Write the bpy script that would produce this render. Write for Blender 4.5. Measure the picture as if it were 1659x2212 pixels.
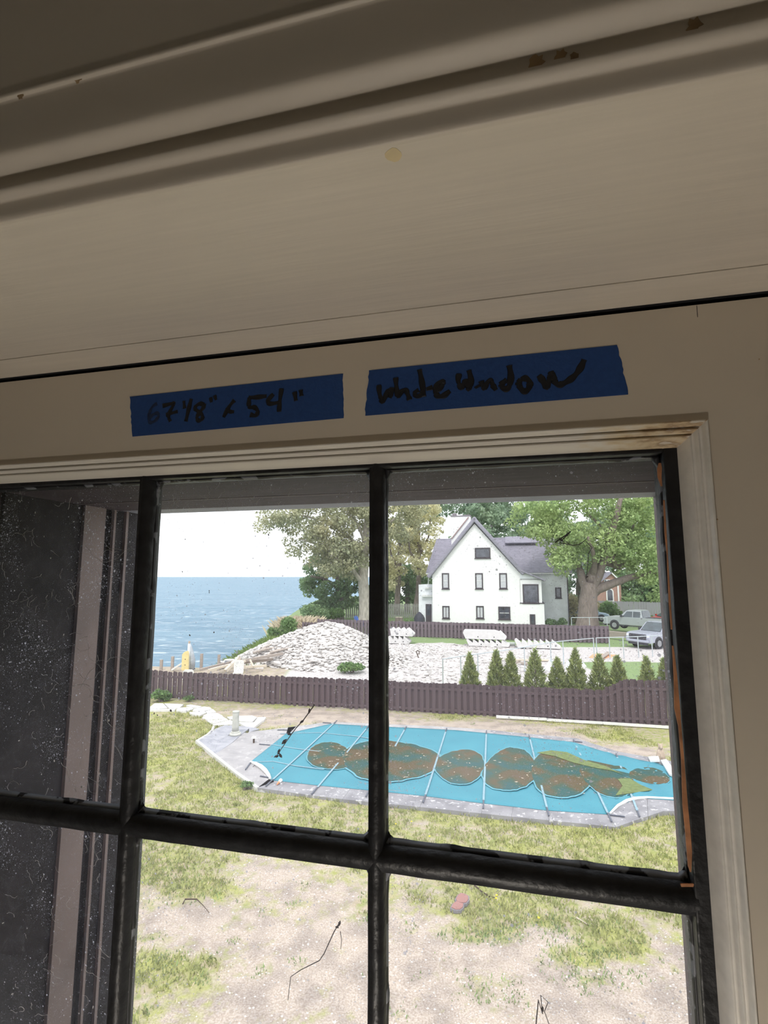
import bpy, bmesh, math, random
import numpy as np
from mathutils import Vector, Matrix, noise

random.seed(7); rng = np.random.default_rng(7)
for o in list(bpy.data.objects): bpy.data.objects.remove(o)
S = bpy.context.scene
C = S.collection

# ------------------------------------------------------------------ camera, sky, sun, exposure
F = 1100.0                       # focal length in pixels of the 1659 x 2212 frame
PITCH = math.atan(140 / F)
TH = math.radians(13.61)         # the window wall is turned by this much; house and fences run parallel to it
ZC = 5.5                         # eye height above the yard
cam = bpy.data.cameras.new('camera'); cam_o = bpy.data.objects.new('camera', cam); C.objects.link(cam_o)
cam.sensor_fit = 'HORIZONTAL'; cam.sensor_width = 36.0; cam.lens = 36.0 * F / 1659
cam.clip_start = 0.01; cam.clip_end = 60000
cam_o.location = (0, 0, ZC); cam_o.rotation_euler = (math.pi / 2 + PITCH, 0, 0)
S.camera = cam_o

w = bpy.data.worlds.new('overcast_sky'); S.world = w; w.use_nodes = True
bg = w.node_tree.nodes['Background']; bg.inputs[0].default_value = (0.93, 0.965, 1.0, 1); bg.inputs[1].default_value = 1.55

sun = bpy.data.lights.new('sun', 'SUN'); sun.energy = 1.6; sun.angle = math.radians(14); sun.color = (1, 0.96, 0.9)
sun_o = bpy.data.objects.new('sun', sun); C.objects.link(sun_o)
sun_o.rotation_euler = Vector((0.08, 0.62, -1.0)).to_track_quat('-Z', 'Y').to_euler()

vs = S.view_settings
vs.view_transform = 'Standard'; vs.look = 'None'; vs.gamma = 1; vs.exposure = 0.38; vs.use_curve_mapping = False

S.cycles.max_bounces = 8; S.cycles.caustics_reflective = False; S.cycles.caustics_refractive = False

# ------------------------------------------------------------------ helpers
def ray(px, py):
    x = (px - 829.5) / F; y = (1106 - py) / F
    return Vector((x, math.cos(PITCH) - y * math.sin(PITCH), math.sin(PITCH) + y * math.cos(PITCH)))
def G(px, py, z=0.0):            # point of the horizontal plane z
    d = ray(px, py); t = (z - ZC) / d.z
    return Vector((d.x * t, d.y * t, z))
def at(px, py, Y):               # point at forward distance Y
    d = ray(px, py); t = Y / d.y
    return Vector((d.x * t, Y, ZC + d.z * t))
CT, ST = math.cos(TH), math.sin(TH)
def WN(px, py, n):               # window-wall coordinates (u, n, w) on the plane n
    d = ray(px, py); uu = d.x * CT - d.y * ST; nn = d.x * ST + d.y * CT
    t = n / nn
    return (uu * t, n, d.z * t)
def WJ(px, py, u):
    d = ray(px, py); uu = d.x * CT - d.y * ST; nn = d.x * ST + d.y * CT
    t = u / uu
    return (u, nn * t, d.z * t)

class MB:
    def __init__(s): s.v = []; s.f = []
    def add(s, vs, fs):
        b = len(s.v); s.v += [tuple(v) for v in vs]; s.f += [tuple(i + b for i in f) for f in fs]; return s
    def box(s, x0, x1, y0, y1, z0, z1):
        return s.add([(x0,y0,z0),(x1,y0,z0),(x1,y1,z0),(x0,y1,z0),(x0,y0,z1),(x1,y0,z1),(x1,y1,z1),(x0,y1,z1)],
                     [(3,2,1,0),(4,5,6,7),(0,1,5,4),(1,2,6,5),(2,3,7,6),(3,0,4,7)])
    def bar(s, a, b, wx, wz, up=(0,0,1)):          # rectangular bar from a to b
        a = Vector(a); b = Vector(b); d = (b - a).normalized(); up = Vector(up)
        if abs(d.dot(up)) > .98: up = Vector((0,1,0))
        sx = d.cross(up).normalized() * wx / 2; sz = sx.cross(d).normalized() * wz / 2
        vs = [a-sx-sz, a+sx-sz, a+sx+sz, a-sx+sz, b-sx-sz, b+sx-sz, b+sx+sz, b-sx+sz]
        return s.add(vs, [(0,1,2,3),(7,6,5,4),(0,4,5,1),(1,5,6,2),(2,6,7,3),(3,7,4,0)])
    def prism(s, poly, c0, c1, axis='z'):          # polygon in the two other axes, extruded along axis
        n = len(poly)
        def m(a, b, c): return {'z': (a,b,c), 'y': (a,c,b), 'x': (c,a,b)}[axis]
        vs = [m(a,b,c0) for a,b in poly] + [m(a,b,c1) for a,b in poly]
        fs = [tuple(range(n-1,-1,-1)), tuple(range(n,2*n))] + [(i,(i+1)%n,n+(i+1)%n,n+i) for i in range(n)]
        return s.add(vs, fs)
    def tube(s, pts, r, seg=6, cap=True):
        pts = [Vector(p) for p in pts]; n = len(pts)
        if not hasattr(r, '__len__'): r = [r] * n
        ref = Vector((0,0,1)); vs = []; fs = []
        for i, p in enumerate(pts):
            d = (pts[min(i+1,n-1)] - pts[max(i-1,0)])
            d = d.normalized() if d.length > 1e-9 else Vector((0,0,1))
            rr = ref if abs(d.dot(ref)) < .95 else Vector((0,1,0))
            a = d.cross(rr).normalized(); b = a.cross(d)
            for k in range(seg):
                t = 2*math.pi*k/seg; vs.append(p + (a*math.cos(t) + b*math.sin(t)) * r[i])
        for i in range(n-1):
            for k in range(seg):
                fs.append((i*seg+k, i*seg+(k+1)%seg, (i+1)*seg+(k+1)%seg, (i+1)*seg+k))
        if cap: fs.append(tuple(range(seg))[::-1]); fs.append(tuple((n-1)*seg+k for k in range(seg)))
        return s.add(vs, fs)
    def lathe(s, prof, seg=16, c=(0,0,0), axis='z'):
        vs = []; fs = []; n = len(prof)
        for r, h in prof:
            for k in range(seg):
                t = 2*math.pi*k/seg; a, b = r*math.cos(t), r*math.sin(t)
                p = (a,b,h) if axis == 'z' else ((a,h,b) if axis == 'y' else (h,a,b))
                vs.append((p[0]+c[0], p[1]+c[1], p[2]+c[2]))
        for i in range(n-1):
            for k in range(seg): fs.append((i*seg+k, i*seg+(k+1)%seg, (i+1)*seg+(k+1)%seg, (i+1)*seg+k))
        fs.append(tuple(range(seg))[::-1]); fs.append(tuple((n-1)*seg+k for k in range(seg)))
        return s.add(vs, fs)
    def slab(s, q, t):                              # four corner points, thickness downwards
        q = [Vector(p) for p in q]; nrm = (q[1]-q[0]).cross(q[3]-q[0]).normalized()
        if nrm.z < 0: nrm = -nrm
        vs = q + [p - nrm*t for p in q]
        return s.add(vs, [(0,1,2,3),(7,6,5,4),(0,4,5,1),(1,5,6,2),(2,6,7,3),(3,7,4,0)])
    def rock(s, c, rx, ry, rz, rnd=random):
        t = (1+5**.5)/2
        P = [(-1,t,0),(1,t,0),(-1,-t,0),(1,-t,0),(0,-1,t),(0,1,t),(0,-1,-t),(0,1,-t),(t,0,-1),(t,0,1),(-t,0,-1),(-t,0,1)]
        Fc = [(0,11,5),(0,5,1),(0,1,7),(0,7,10),(0,10,11),(1,5,9),(5,11,4),(11,10,2),(10,7,6),(7,1,8),(3,9,4),(3,4,2),(3,2,6),(3,6,8),(3,8,9),(4,9,5),(2,4,11),(6,2,10),(8,6,7),(9,8,1)]
        M = Matrix.Rotation(rnd.uniform(0,6.3),3,'Z') @ Matrix.Rotation(rnd.uniform(-.5,.5),3,'X')
        vs = []
        for p in P:
            k = rnd.uniform(.7,1.15)/1.9
            vs.append(Vector(c) + M @ Vector((p[0]*rx*k, p[1]*ry*k, p[2]*rz*k)))
        return s.add(vs, Fc)
    def build(s, name, mat, parent=None, smooth=False, loc=None, rz=0):
        me = bpy.data.meshes.new(name); me.from_pydata(s.v, [], s.f); me.update()
        if smooth:
            for p in me.polygons: p.use_smooth = True
        return link(name, me, mat, parent, loc, rz)

def link(name, me, mat, parent=None, loc=None, rz=0):
    if mat is not None and not me.materials: me.materials.append(mat)
    o = bpy.data.objects.new(name, me); C.objects.link(o)
    if parent is not None: o.parent = parent
    if loc is not None: o.location = loc
    if rz: o.rotation_euler = (0,0,rz)
    return o
def tag(o, label=None, cat=None, group=None, kind=None):
    if label: o['label'] = label
    if cat: o['category'] = cat
    if group: o['group'] = group
    if kind: o['kind'] = kind
    return o
def thing(name, label, cat, loc=(0,0,0), rz=0, group=None):
    o = bpy.data.objects.new(name, None); C.objects.link(o); o.empty_display_size = .2
    o.location = loc; o.rotation_euler = (0,0,rz)
    return tag(o, label, cat, group)
def bevel(o, wd, seg=2):
    m = o.modifiers.new('bevel','BEVEL'); m.width = wd; m.segments = seg; m.limit_method = 'ANGLE'; return o
def fast_quads(V, name, mat, parent=None):          # V: (n,4,3) loose quads
    n = len(V); me = bpy.data.meshes.new(name)
    me.vertices.add(4*n); me.vertices.foreach_set('co', np.ascontiguousarray(V, dtype=np.float32).ravel())
    me.loops.add(4*n); me.loops.foreach_set('vertex_index', np.arange(4*n, dtype=np.int32))
    me.polygons.add(n); me.polygons.foreach_set('loop_start', np.arange(0,4*n,4,dtype=np.int32))
    me.update(calc_edges=True); me.validate()
    return link(name, me, mat, parent)

# ------------------------------------------------------------------ materials
def newmat(name):
    m = bpy.data.materials.new(name); m.use_nodes = True; nt = m.node_tree
    for n in list(nt.nodes): nt.nodes.remove(n)
    out = nt.nodes.new('ShaderNodeOutputMaterial')
    return m, nt, out
def N(nt, t, **kw):
    n = nt.nodes.new(t)
    for k, v in kw.items():
        if k in n.inputs: n.inputs[k].default_value = v
        else: setattr(n, k, v)
    return n
def noise_node(nt, scale, detail=4, stretch=None, coord='Object'):
    tc = N(nt,'ShaderNodeTexCoord'); nz = N(nt,'ShaderNodeTexNoise'); nz.inputs['Scale'].default_value = scale; nz.inputs['Detail'].default_value = detail
    if stretch:
        mp = N(nt,'ShaderNodeMapping'); mp.inputs['Scale'].default_value = stretch
        nt.links.new(tc.outputs[coord], mp.inputs[0]); nt.links.new(mp.outputs[0], nz.inputs['Vector'])
    else: nt.links.new(tc.outputs[coord], nz.inputs['Vector'])
    return nz
def rampn(nt, src, stops):
    r = N(nt,'ShaderNodeValToRGB'); e = r.color_ramp.elements
    while len(e) < len(stops): e.new(.5)
    for i,(p,c) in enumerate(stops): e[i].position = p; e[i].color = (*c,1) if len(c)==3 else c
    nt.links.new(src, r.inputs[0]); return r
def mat(name, col, rough=.7, var=.15, scale=6, stretch=None, metal=0, bump=0, col2=None, island=0, spec=.4, detail=4, transl=0):
    m, nt, out = newmat(name); p = N(nt,'ShaderNodeBsdfPrincipled')
    p.inputs['Roughness'].default_value = rough; p.inputs['Metallic'].default_value = metal; p.inputs['Specular IOR Level'].default_value = spec
    nz = noise_node(nt, scale, detail, stretch)
    c0 = tuple(max(0,c*(1-var)) for c in col); c1 = col2 if col2 else tuple(min(1,c*(1+var)) for c in col)
    r = rampn(nt, nz.outputs[0], [(.3,c0),(.7,c1)])
    src = r.outputs[0]
    if island:
        g = N(nt,'ShaderNodeNewGeometry'); hv = N(nt,'ShaderNodeHueSaturation')
        mr = N(nt,'ShaderNodeMapRange'); mr.inputs[3].default_value = 1-island; mr.inputs[4].default_value = 1+island
        nt.links.new(g.outputs['Random Per Island'], mr.inputs[0]); nt.links.new(mr.outputs[0], hv.inputs['Value']); nt.links.new(src, hv.inputs['Color'])
        src = hv.outputs[0]
    nt.links.new(src, p.inputs['Base Color'])
    if bump:
        b = N(nt,'ShaderNodeBump'); b.inputs['Strength'].default_value = bump; b.inputs['Distance'].default_value = .02
        nt.links.new(nz.outputs[0], b.inputs['Height']); nt.links.new(b.outputs[0], p.inputs['Normal'])
    if transl:
        t = N(nt,'ShaderNodeBsdfTranslucent'); nt.links.new(src, t.inputs[0]); mx = N(nt,'ShaderNodeMixShader'); mx.inputs[0].default_value = transl
        nt.links.new(p.outputs[0], mx.inputs[1]); nt.links.new(t.outputs[0], mx.inputs[2]); nt.links.new(mx.outputs[0], out.inputs[0])
    else: nt.links.new(p.outputs[0], out.inputs[0])
    return m
M = {}
M['paint'] = mat('cream_paint', (.74,.67,.57), .45, .035, 9, (1,18,18), bump=.05)
M['paint_flat'] = mat('smooth_cream_paint', (.70,.63,.53), .5, .02, 5)
M['paint_wall'] = mat('room_wall_paint', (.66,.60,.50), .6, .04, 3)
M['white_paint'] = mat('white_gloss_paint', (.82,.81,.78), .4, .03, 4)
M['shade'] = mat('fill_lamp_shade', (.75,.72,.66), .9, .05, 60, transl=.5)
def emis(name,col,k):
    m, nt, out = newmat(name); e = N(nt,'ShaderNodeEmission'); e.inputs[0].default_value = (*col,1); e.inputs[1].default_value = k; nt.links.new(e.outputs[0],out.inputs[0]); return m
M['bulb'] = emis('fill_lamp_bulb',(1,.9,.78),6)  # glowing bulb of the added lamp below the view
M['ceil'] = mat('ceiling_paint', (.72,.70,.64), .8, .03, 3)
M['floor'] = mat('oak_floor', (.50,.40,.30), .5, .2, 3, (1,14,1))
M['black'] = mat('black_window_paint', (.018,.018,.02), .45, .4, 60, bump=.15)
M['gap'] = mat('dark_joint', (.012,.012,.014), .9, .2, 30)
M['ext_brown'] = mat('brown_exterior_paint', (.115,.082,.083), .6, .25, 14, (1,1,8))
M['ext_dark'] = mat('dark_exterior_frame', (.020,.017,.019), .7, .35, 20, spec=.15)
M['ext_trim'] = mat('brown_strip_paint', (.17,.125,.118), .6, .12, 12)
M['ext_head'] = mat('dark_brown_head', (.055,.040,.046), .7, .3, 20, (1,6,6), spec=.15)
M['ext_grey'] = mat('grey_storm_strip', (.20,.20,.235), .5, .15, 20)
M['tape'] = mat('blue_masking_tape', (.018,.068,.25), .7, .08, 180, bump=.1)
M['ink'] = mat('black_marker_ink', (.008,.009,.014), .5, .2, 80)
M['ink_faint'] = mat('faded_marker_ink', (.012,.03,.09), .5, .3, 200)
M['rust'] = mat('rust_orange_putty', (.46,.21,.10), .8, .35, 60)
M['twig'] = mat('dried_vine', (.07,.045,.03), .9, .3, 80)
M['web'] = mat('cobweb', (.62,.58,.54), .9, .2, 90, transl=.3)
M['stain'] = mat('brown_stain', (.42,.29,.16), .6, .4, 60)
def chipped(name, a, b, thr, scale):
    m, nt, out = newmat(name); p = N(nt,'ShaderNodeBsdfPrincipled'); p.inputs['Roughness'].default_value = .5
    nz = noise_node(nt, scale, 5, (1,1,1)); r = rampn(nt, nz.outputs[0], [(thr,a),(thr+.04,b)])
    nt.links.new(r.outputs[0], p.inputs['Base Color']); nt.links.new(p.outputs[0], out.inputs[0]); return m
M['putty'] = chipped('chipped_sky_glint_putty', (.02,.02,.023), (.34,.37,.43), .44, 45)  # blue-grey imitates sky reflected on the lower beads, beside the real chips
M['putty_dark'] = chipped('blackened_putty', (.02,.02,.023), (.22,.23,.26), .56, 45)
M['casing'] = mat('casing_paint', (.84,.81,.76), .3, .06, 8, (1,12,12))
# cream paint with water stains of their own shape near the upper right mitre
def stained():
    m, nt, out = newmat('water_stained_casing_paint'); p = N(nt,'ShaderNodeBsdfPrincipled'); p.inputs['Roughness'].default_value = .4
    tc = N(nt,'ShaderNodeTexCoord'); sp = N(nt,'ShaderNodeSeparateXYZ'); nt.links.new(tc.outputs['Object'], sp.inputs[0])
    mr = N(nt,'ShaderNodeMapRange'); mr.inputs[1].default_value = .03; mr.inputs[2].default_value = .16; nt.links.new(sp.outputs[0], mr.inputs[0])
    nz = noise_node(nt, 60, 5, (1,2,2)); ml = N(nt,'ShaderNodeMath', operation='MULTIPLY'); nt.links.new(nz.outputs[0], ml.inputs[0]); nt.links.new(mr.outputs[0], ml.inputs[1])
    r = rampn(nt, ml.outputs[0], [(.16,(.78,.73,.65)),(.38,(.68,.55,.36)),(.50,(.42,.29,.17)),(.58,(.72,.66,.57))])
    nt.links.new(r.outputs[0], p.inputs['Base Color']); nt.links.new(p.outputs[0], out.inputs[0]); return m
M['stained'] = stained()
def glassmat(name, haze, thr_a, fibre):
    m, nt, out = newmat(name)
    tr = N(nt,'ShaderNodeBsdfTransparent'); tr.inputs[0].default_value = (.985,.985,.99,1)
    gl = N(nt,'ShaderNodeBsdfGlossy'); gl.inputs['Roughness'].default_value = .02
    fr = N(nt,'ShaderNodeFresnel'); fr.inputs[0].default_value = 1.16
    mx = N(nt,'ShaderNodeMixShader'); nt.links.new(fr.outputs[0], mx.inputs[0]); nt.links.new(tr.outputs[0], mx.inputs[1]); nt.links.new(gl.outputs[0], mx.inputs[2])
    df = N(nt,'ShaderNodeBsdfDiffuse'); df.inputs[0].default_value = (.62,.60,.60,1)
    tl = N(nt,'ShaderNodeBsdfTranslucent'); tl.inputs[0].default_value = (.66,.65,.79,1)
    dm = N(nt,'ShaderNodeMixShader'); dm.inputs[0].default_value = .7; nt.links.new(df.outputs[0], dm.inputs[1]); nt.links.new(tl.outputs[0], dm.inputs[2])
    # specks of dirt: small cells, each with its own size
    tc = N(nt,'ShaderNodeTexCoord'); acc = None
    nzs = noise_node(nt, 11, 4); cl = rampn(nt, nzs.outputs[0], [(.36,(.15,.15,.15)),(.66,(1.3,1.3,1.3))])
    def speck(sc, hi, lo):
        vo = N(nt,'ShaderNodeTexVoronoi'); vo.inputs['Scale'].default_value = sc; nt.links.new(tc.outputs['Object'], vo.inputs['Vector'])
        wn = N(nt,'ShaderNodeTexWhiteNoise'); nt.links.new(vo.outputs['Position'], wn.inputs['Vector'])
        th = N(nt,'ShaderNodeMapRange'); th.inputs[1].default_value = thr_a; th.inputs[2].default_value = 1; th.inputs[3].default_value = 0; th.inputs[4].default_value = hi
        nt.links.new(wn.outputs[0], th.inputs[0]); mo = N(nt,'ShaderNodeMath', operation='MULTIPLY'); nt.links.new(th.outputs[0], mo.inputs[0]); nt.links.new(cl.outputs[0], mo.inputs[1])
        lt = N(nt,'ShaderNodeMath', operation='LESS_THAN'); nt.links.new(vo.outputs['Distance'], lt.inputs[0]); nt.links.new(mo.outputs[0], lt.inputs[1])
        ml = N(nt,'ShaderNodeMath', operation='MULTIPLY'); nt.links.new(lt.outputs[0], ml.inputs[0]); ml.inputs[1].default_value = lo; return ml.outputs[0]
    a = speck(170, .26, .75); b = speck(420, .34, .55); c = speck(1000, .42, .35)
    # fine smeared fibres
    nf = noise_node(nt, 55, 6, (1,1,.7)); rf = rampn(nt, nf.outputs[0], [(.485,(0,0,0)),(.5,(fibre,fibre,fibre)),(.515,(0,0,0))])
    nh = noise_node(nt, 5, 5); rh = rampn(nt, nh.outputs[0], [(.3,(haze*.7,)*3),(.75,(haze*1.5,)*3)])
    s = None
    for x in (a,b,c,rf.outputs[0],rh.outputs[0]):
        if s is None: s = x; continue
        ad = N(nt,'ShaderNodeMath', operation='MAXIMUM' if x is not rh.outputs[0] else 'ADD'); ad.use_clamp = True
        nt.links.new(s, ad.inputs[0]); nt.links.new(x, ad.inputs[1]); s = ad.outputs[0]
    fx = N(nt,'ShaderNodeMixShader'); nt.links.new(s, fx.inputs[0]); nt.links.new(mx.outputs[0], fx.inputs[1]); nt.links.new(dm.outputs[0], fx.inputs[2])
    nt.links.new(fx.outputs[0], out.inputs[0]); return m
M['glass'] = glassmat('dusty_window_glass', .062, .80, .04)
M['glass_dirty'] = glassmat('dirty_window_glass', .018, .62, .10)

# ================================================================== the room and the window
def local(o): o.location = (0,0,ZC); o.rotation_euler = (0,0,-TH); return o     # wall frame: x along the wall, y outwards, z from eye height
def wbox(name, x0,x1,y0,y1,z0,z1, m, kind='structure', parent=None):
    o = MB().box(x0,x1,y0,y1,z0,z1).build(name, m, parent)
    if parent is None: local(o); tag(o, kind=kind)
    return o
U0, U1 = -2.15, .62              # recess of the window wall
W0, W1 = -1.165, .2556            # sill and soffit
wf = MB()
wf.box(-3.4,U0,.272,.57,-1.9,1.1); wf.box(U1,1.6,.272,.57,-1.9,1.1)
wf.box(U0,U1,.272,.57,W1+.02,1.1); wf.box(U0,U1,.272,.57,-1.9,W0)
wall_front = local(wf.build('wall_front', M['paint_wall'])); tag(wall_front, kind='structure')
# soffit: a wide board and a narrow strip with a crack between them
b1 = wbox('soffit_board', U0,U1,.268,.4535,W1,W1+.02, M['paint'], parent=wall_front)
b2 = wbox('soffit_strip', U0,U1,.4545,.4985,W1-.0004,W1+.02, M['paint'], parent=wall_front)
wbox('joint_backing', U0,U1,.4985,.62,.2545,.2740, M['gap'], parent=wall_front)
wbox('wall_left', -3.5,-3.4,-3.6,.80,-1.9,1.1, M['paint_wall']); wbox('wall_right', 1.6,1.7,-3.6,.80,-1.9,1.1, M['paint_wall'])
wbox('wall_back', -3.5,1.7,-3.7,-3.6,-1.9,1.1, M['paint_wall'])
seat = thing('added_bounce_seat','unseen white seat added below the casement windows to bounce light up','light reflector'); local(seat)  # added out of view: white surface bouncing window light onto the soffit
wbox('bounce_seat_top', U0,U1,-.32,.50,-1.20,-1.165, M['white_paint'], parent=seat); wbox('bounce_seat_front', U0,U1,-.28,-.26,-1.9,-1.20, M['white_paint'], parent=seat)
lamp = thing('added_fill_lamp','unseen drum-shaded lamp added on the seat to light the recess','lamp'); lamp.location = (0,0,0)  # added out of view to brighten the soffit, frame board and mouldings
lamp.parent = None; lamp.location = Vector((0,0,ZC)) + Vector((-.05*CT+.02*ST, .05*ST+.02*CT, -1.165))
MB().lathe([(.07,0),(.075,.012),(.03,.03),(.018,.05)],20).build('base',M['white_paint'],lamp,True); MB().lathe([(.010,.04),(.010,.17)],10).build('stem',M['white_paint'],lamp,True)
sh = MB(); 
for k in range(28):
    a,b = 2*math.pi*k/28, 2*math.pi*(k+1)/28; sh.add([(.11*math.cos(a),.11*math.sin(a),.15),(.11*math.cos(b),.11*math.sin(b),.15),(.10*math.cos(b),.10*math.sin(b),.29),(.10*math.cos(a),.10*math.sin(a),.29)],[(0,1,2,3)])
sho = sh.build('shade',M['shade'],lamp); sm_ = sho.modifiers.new('solid','SOLIDIFY'); sm_.thickness = .002
bo = MB().lathe([(.012,.17),(.022,.19),(.03,.215),(.022,.24),(.004,.248)],14).build('bulb',M['bulb'],lamp,True)
ld = bpy.data.lights.new('fill_lamp_light','POINT'); ld.energy = 7.7; ld.color = (1,.93,.84); ld.shadow_soft_size = .03; lo = bpy.data.objects.new('fill_lamp_light',ld); C.objects.link(lo); lo.parent = lamp; lo.location = (0,0,.262)  # fill light of the added lamp, shining up into the recess
wbox('floor', -3.5,1.7,-3.7,.80,-2.0,-1.9, M['floor']); wbox('ceiling', -3.5,1.7,-3.7,.80,1.1,1.25, M['ceil'])
# head casing on the room side, moulded profile swept along the wall
prof = [(.2680,.2554),(.2640,.2556),(.2632,.2665),(.2628,.2690),(.2590,.2702),(.2572,.2722),(.2568,.2742),(.2580,.2762),(.2606,.2775),(.2606,.2840),
        (.2596,.2868),(.2560,.2890),(.2520,.2908),(.2498,.2928),(.2490,.2960),(.2490,.3330),(.2478,.3338),(.2462,.3345),(.2462,.3375),(.2478,.3390),(.2478,.44),(.2720,.44),(.2720,.2700),(.2690,.2556)]
def roundp(P, k=2):
    for _ in range(k):
        Q = [P[0]]
        for i in range(len(P)-1):
            p,q = P[i],P[i+1]; Q += [(p[0]*.75+q[0]*.25,p[1]*.75+q[1]*.25),(p[0]*.25+q[0]*.75,p[1]*.25+q[1]*.75)]
        P = Q+[P[-1]]
    return P
RP = roundp(prof[:21]) + [(.2720,.44)]; kk = len(RP)
hc = MB().add([(-2.25,a,b) for a,b in RP]+[(.75,a,b) for a,b in RP],[(i,kk+i,kk+i+1,i+1) for i in range(kk-1)]).build('trim_1', M['paint_flat'], None, True); local(hc); tag(hc, kind='structure')
# paint stains and a bare spot on the casing and the soffit (thin flakes on the surface)
def flake(name, pts, nrm, r, m, parent, jag=.3):
    rr = random.Random(len(C.objects)); c = Vector(pts); nrm = Vector(nrm).normalized()
    a = nrm.orthogonal().normalized(); b = nrm.cross(a)
    V = []
    for k in range(14):
        t = 2*math.pi*k/14; q = r*(1+rr.uniform(-jag,jag)); V.append(c + a*math.cos(t)*q + b*math.sin(t)*q)
    mb = MB(); mb.add([v for v in V] + [v + nrm*.0002 for v in V], [tuple(range(14))[::-1], tuple(range(14,28))] + [(i,(i+1)%14,14+(i+1)%14,14+i) for i in range(14)])
    return mb.build(name, m, parent)
d = ray(850,333); 
def on_soffit(px,py):
    d = ray(px,py); t = W1/d.z; return ((d.x*CT-d.y*ST)*t, (d.x*ST+d.y*CT)*t, W1)
M['bare'] = mat('bare_plaster_spot', (.80,.66,.40), .7, .1, 60)
flake('bare_spot', on_soffit(850,334), (0,0,-1), .0052, M['bare'], wall_front, .12)
for px,py,n,r in ((1212,122,.2606,.0032),(1240,122,.2604,.0025),(1160,135,.2604,.004),(168,168,.2476,.003),(45,208,.2476,.0022),(1500,55,.2604,.0035)):
    flake('rust_stain', WN(px,py,n), (0,-1,-.2), r, M['stain'], hc, .35)

# ---- the casement windows
NF, NS, NG = .50, .530, .548     # planes: frame face, front of the steel sash, glass
ROWS = [.123, -.2815, -.686, -1.09]
def frame_ring(mb, u0,u1,w0,w1, prof):              # profile (offset outwards, depth) swept round a rectangle with mitres -> 4 meshes
    res = []
    for side in range(4):
        m = MB(); vs = []
        for end in (0,1):
            for s_, n_ in prof:
                U0_, U1_, W0_, W1_ = u0-s_, u1+s_, w0-s_, w1+s_
                P = [((U0_,n_,W1_),(U1_,n_,W1_)), ((U1_,n_,W1_),(U1_,n_,W0_)), ((U1_,n_,W0_),(U0_,n_,W0_)), ((U0_,n_,W0_),(U0_,n_,W1_))][side][end]
                vs.append(P)
        k = len(prof); m.add(vs, [(i,i+1,k+i+1,k+i) for i in range(k-1)])
        res.append(m)
    return res
CAS = [(0,.545),(0,.5285),(.0010,.5262),(.0034,.5180),(.0055,.5122),(.0063,.5112),(.0071,.5118),(.0082,.5128),(.0092,.5100),(.0104,.5062),(.0112,.5050),(.0121,.5062),(.0131,.5070),(.0142,.5020),(.0150,.4980),(.0158,.4962),(.0167,.4965),(.0172,.4985),(.0172,.5005),(.0172,.545)]
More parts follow.
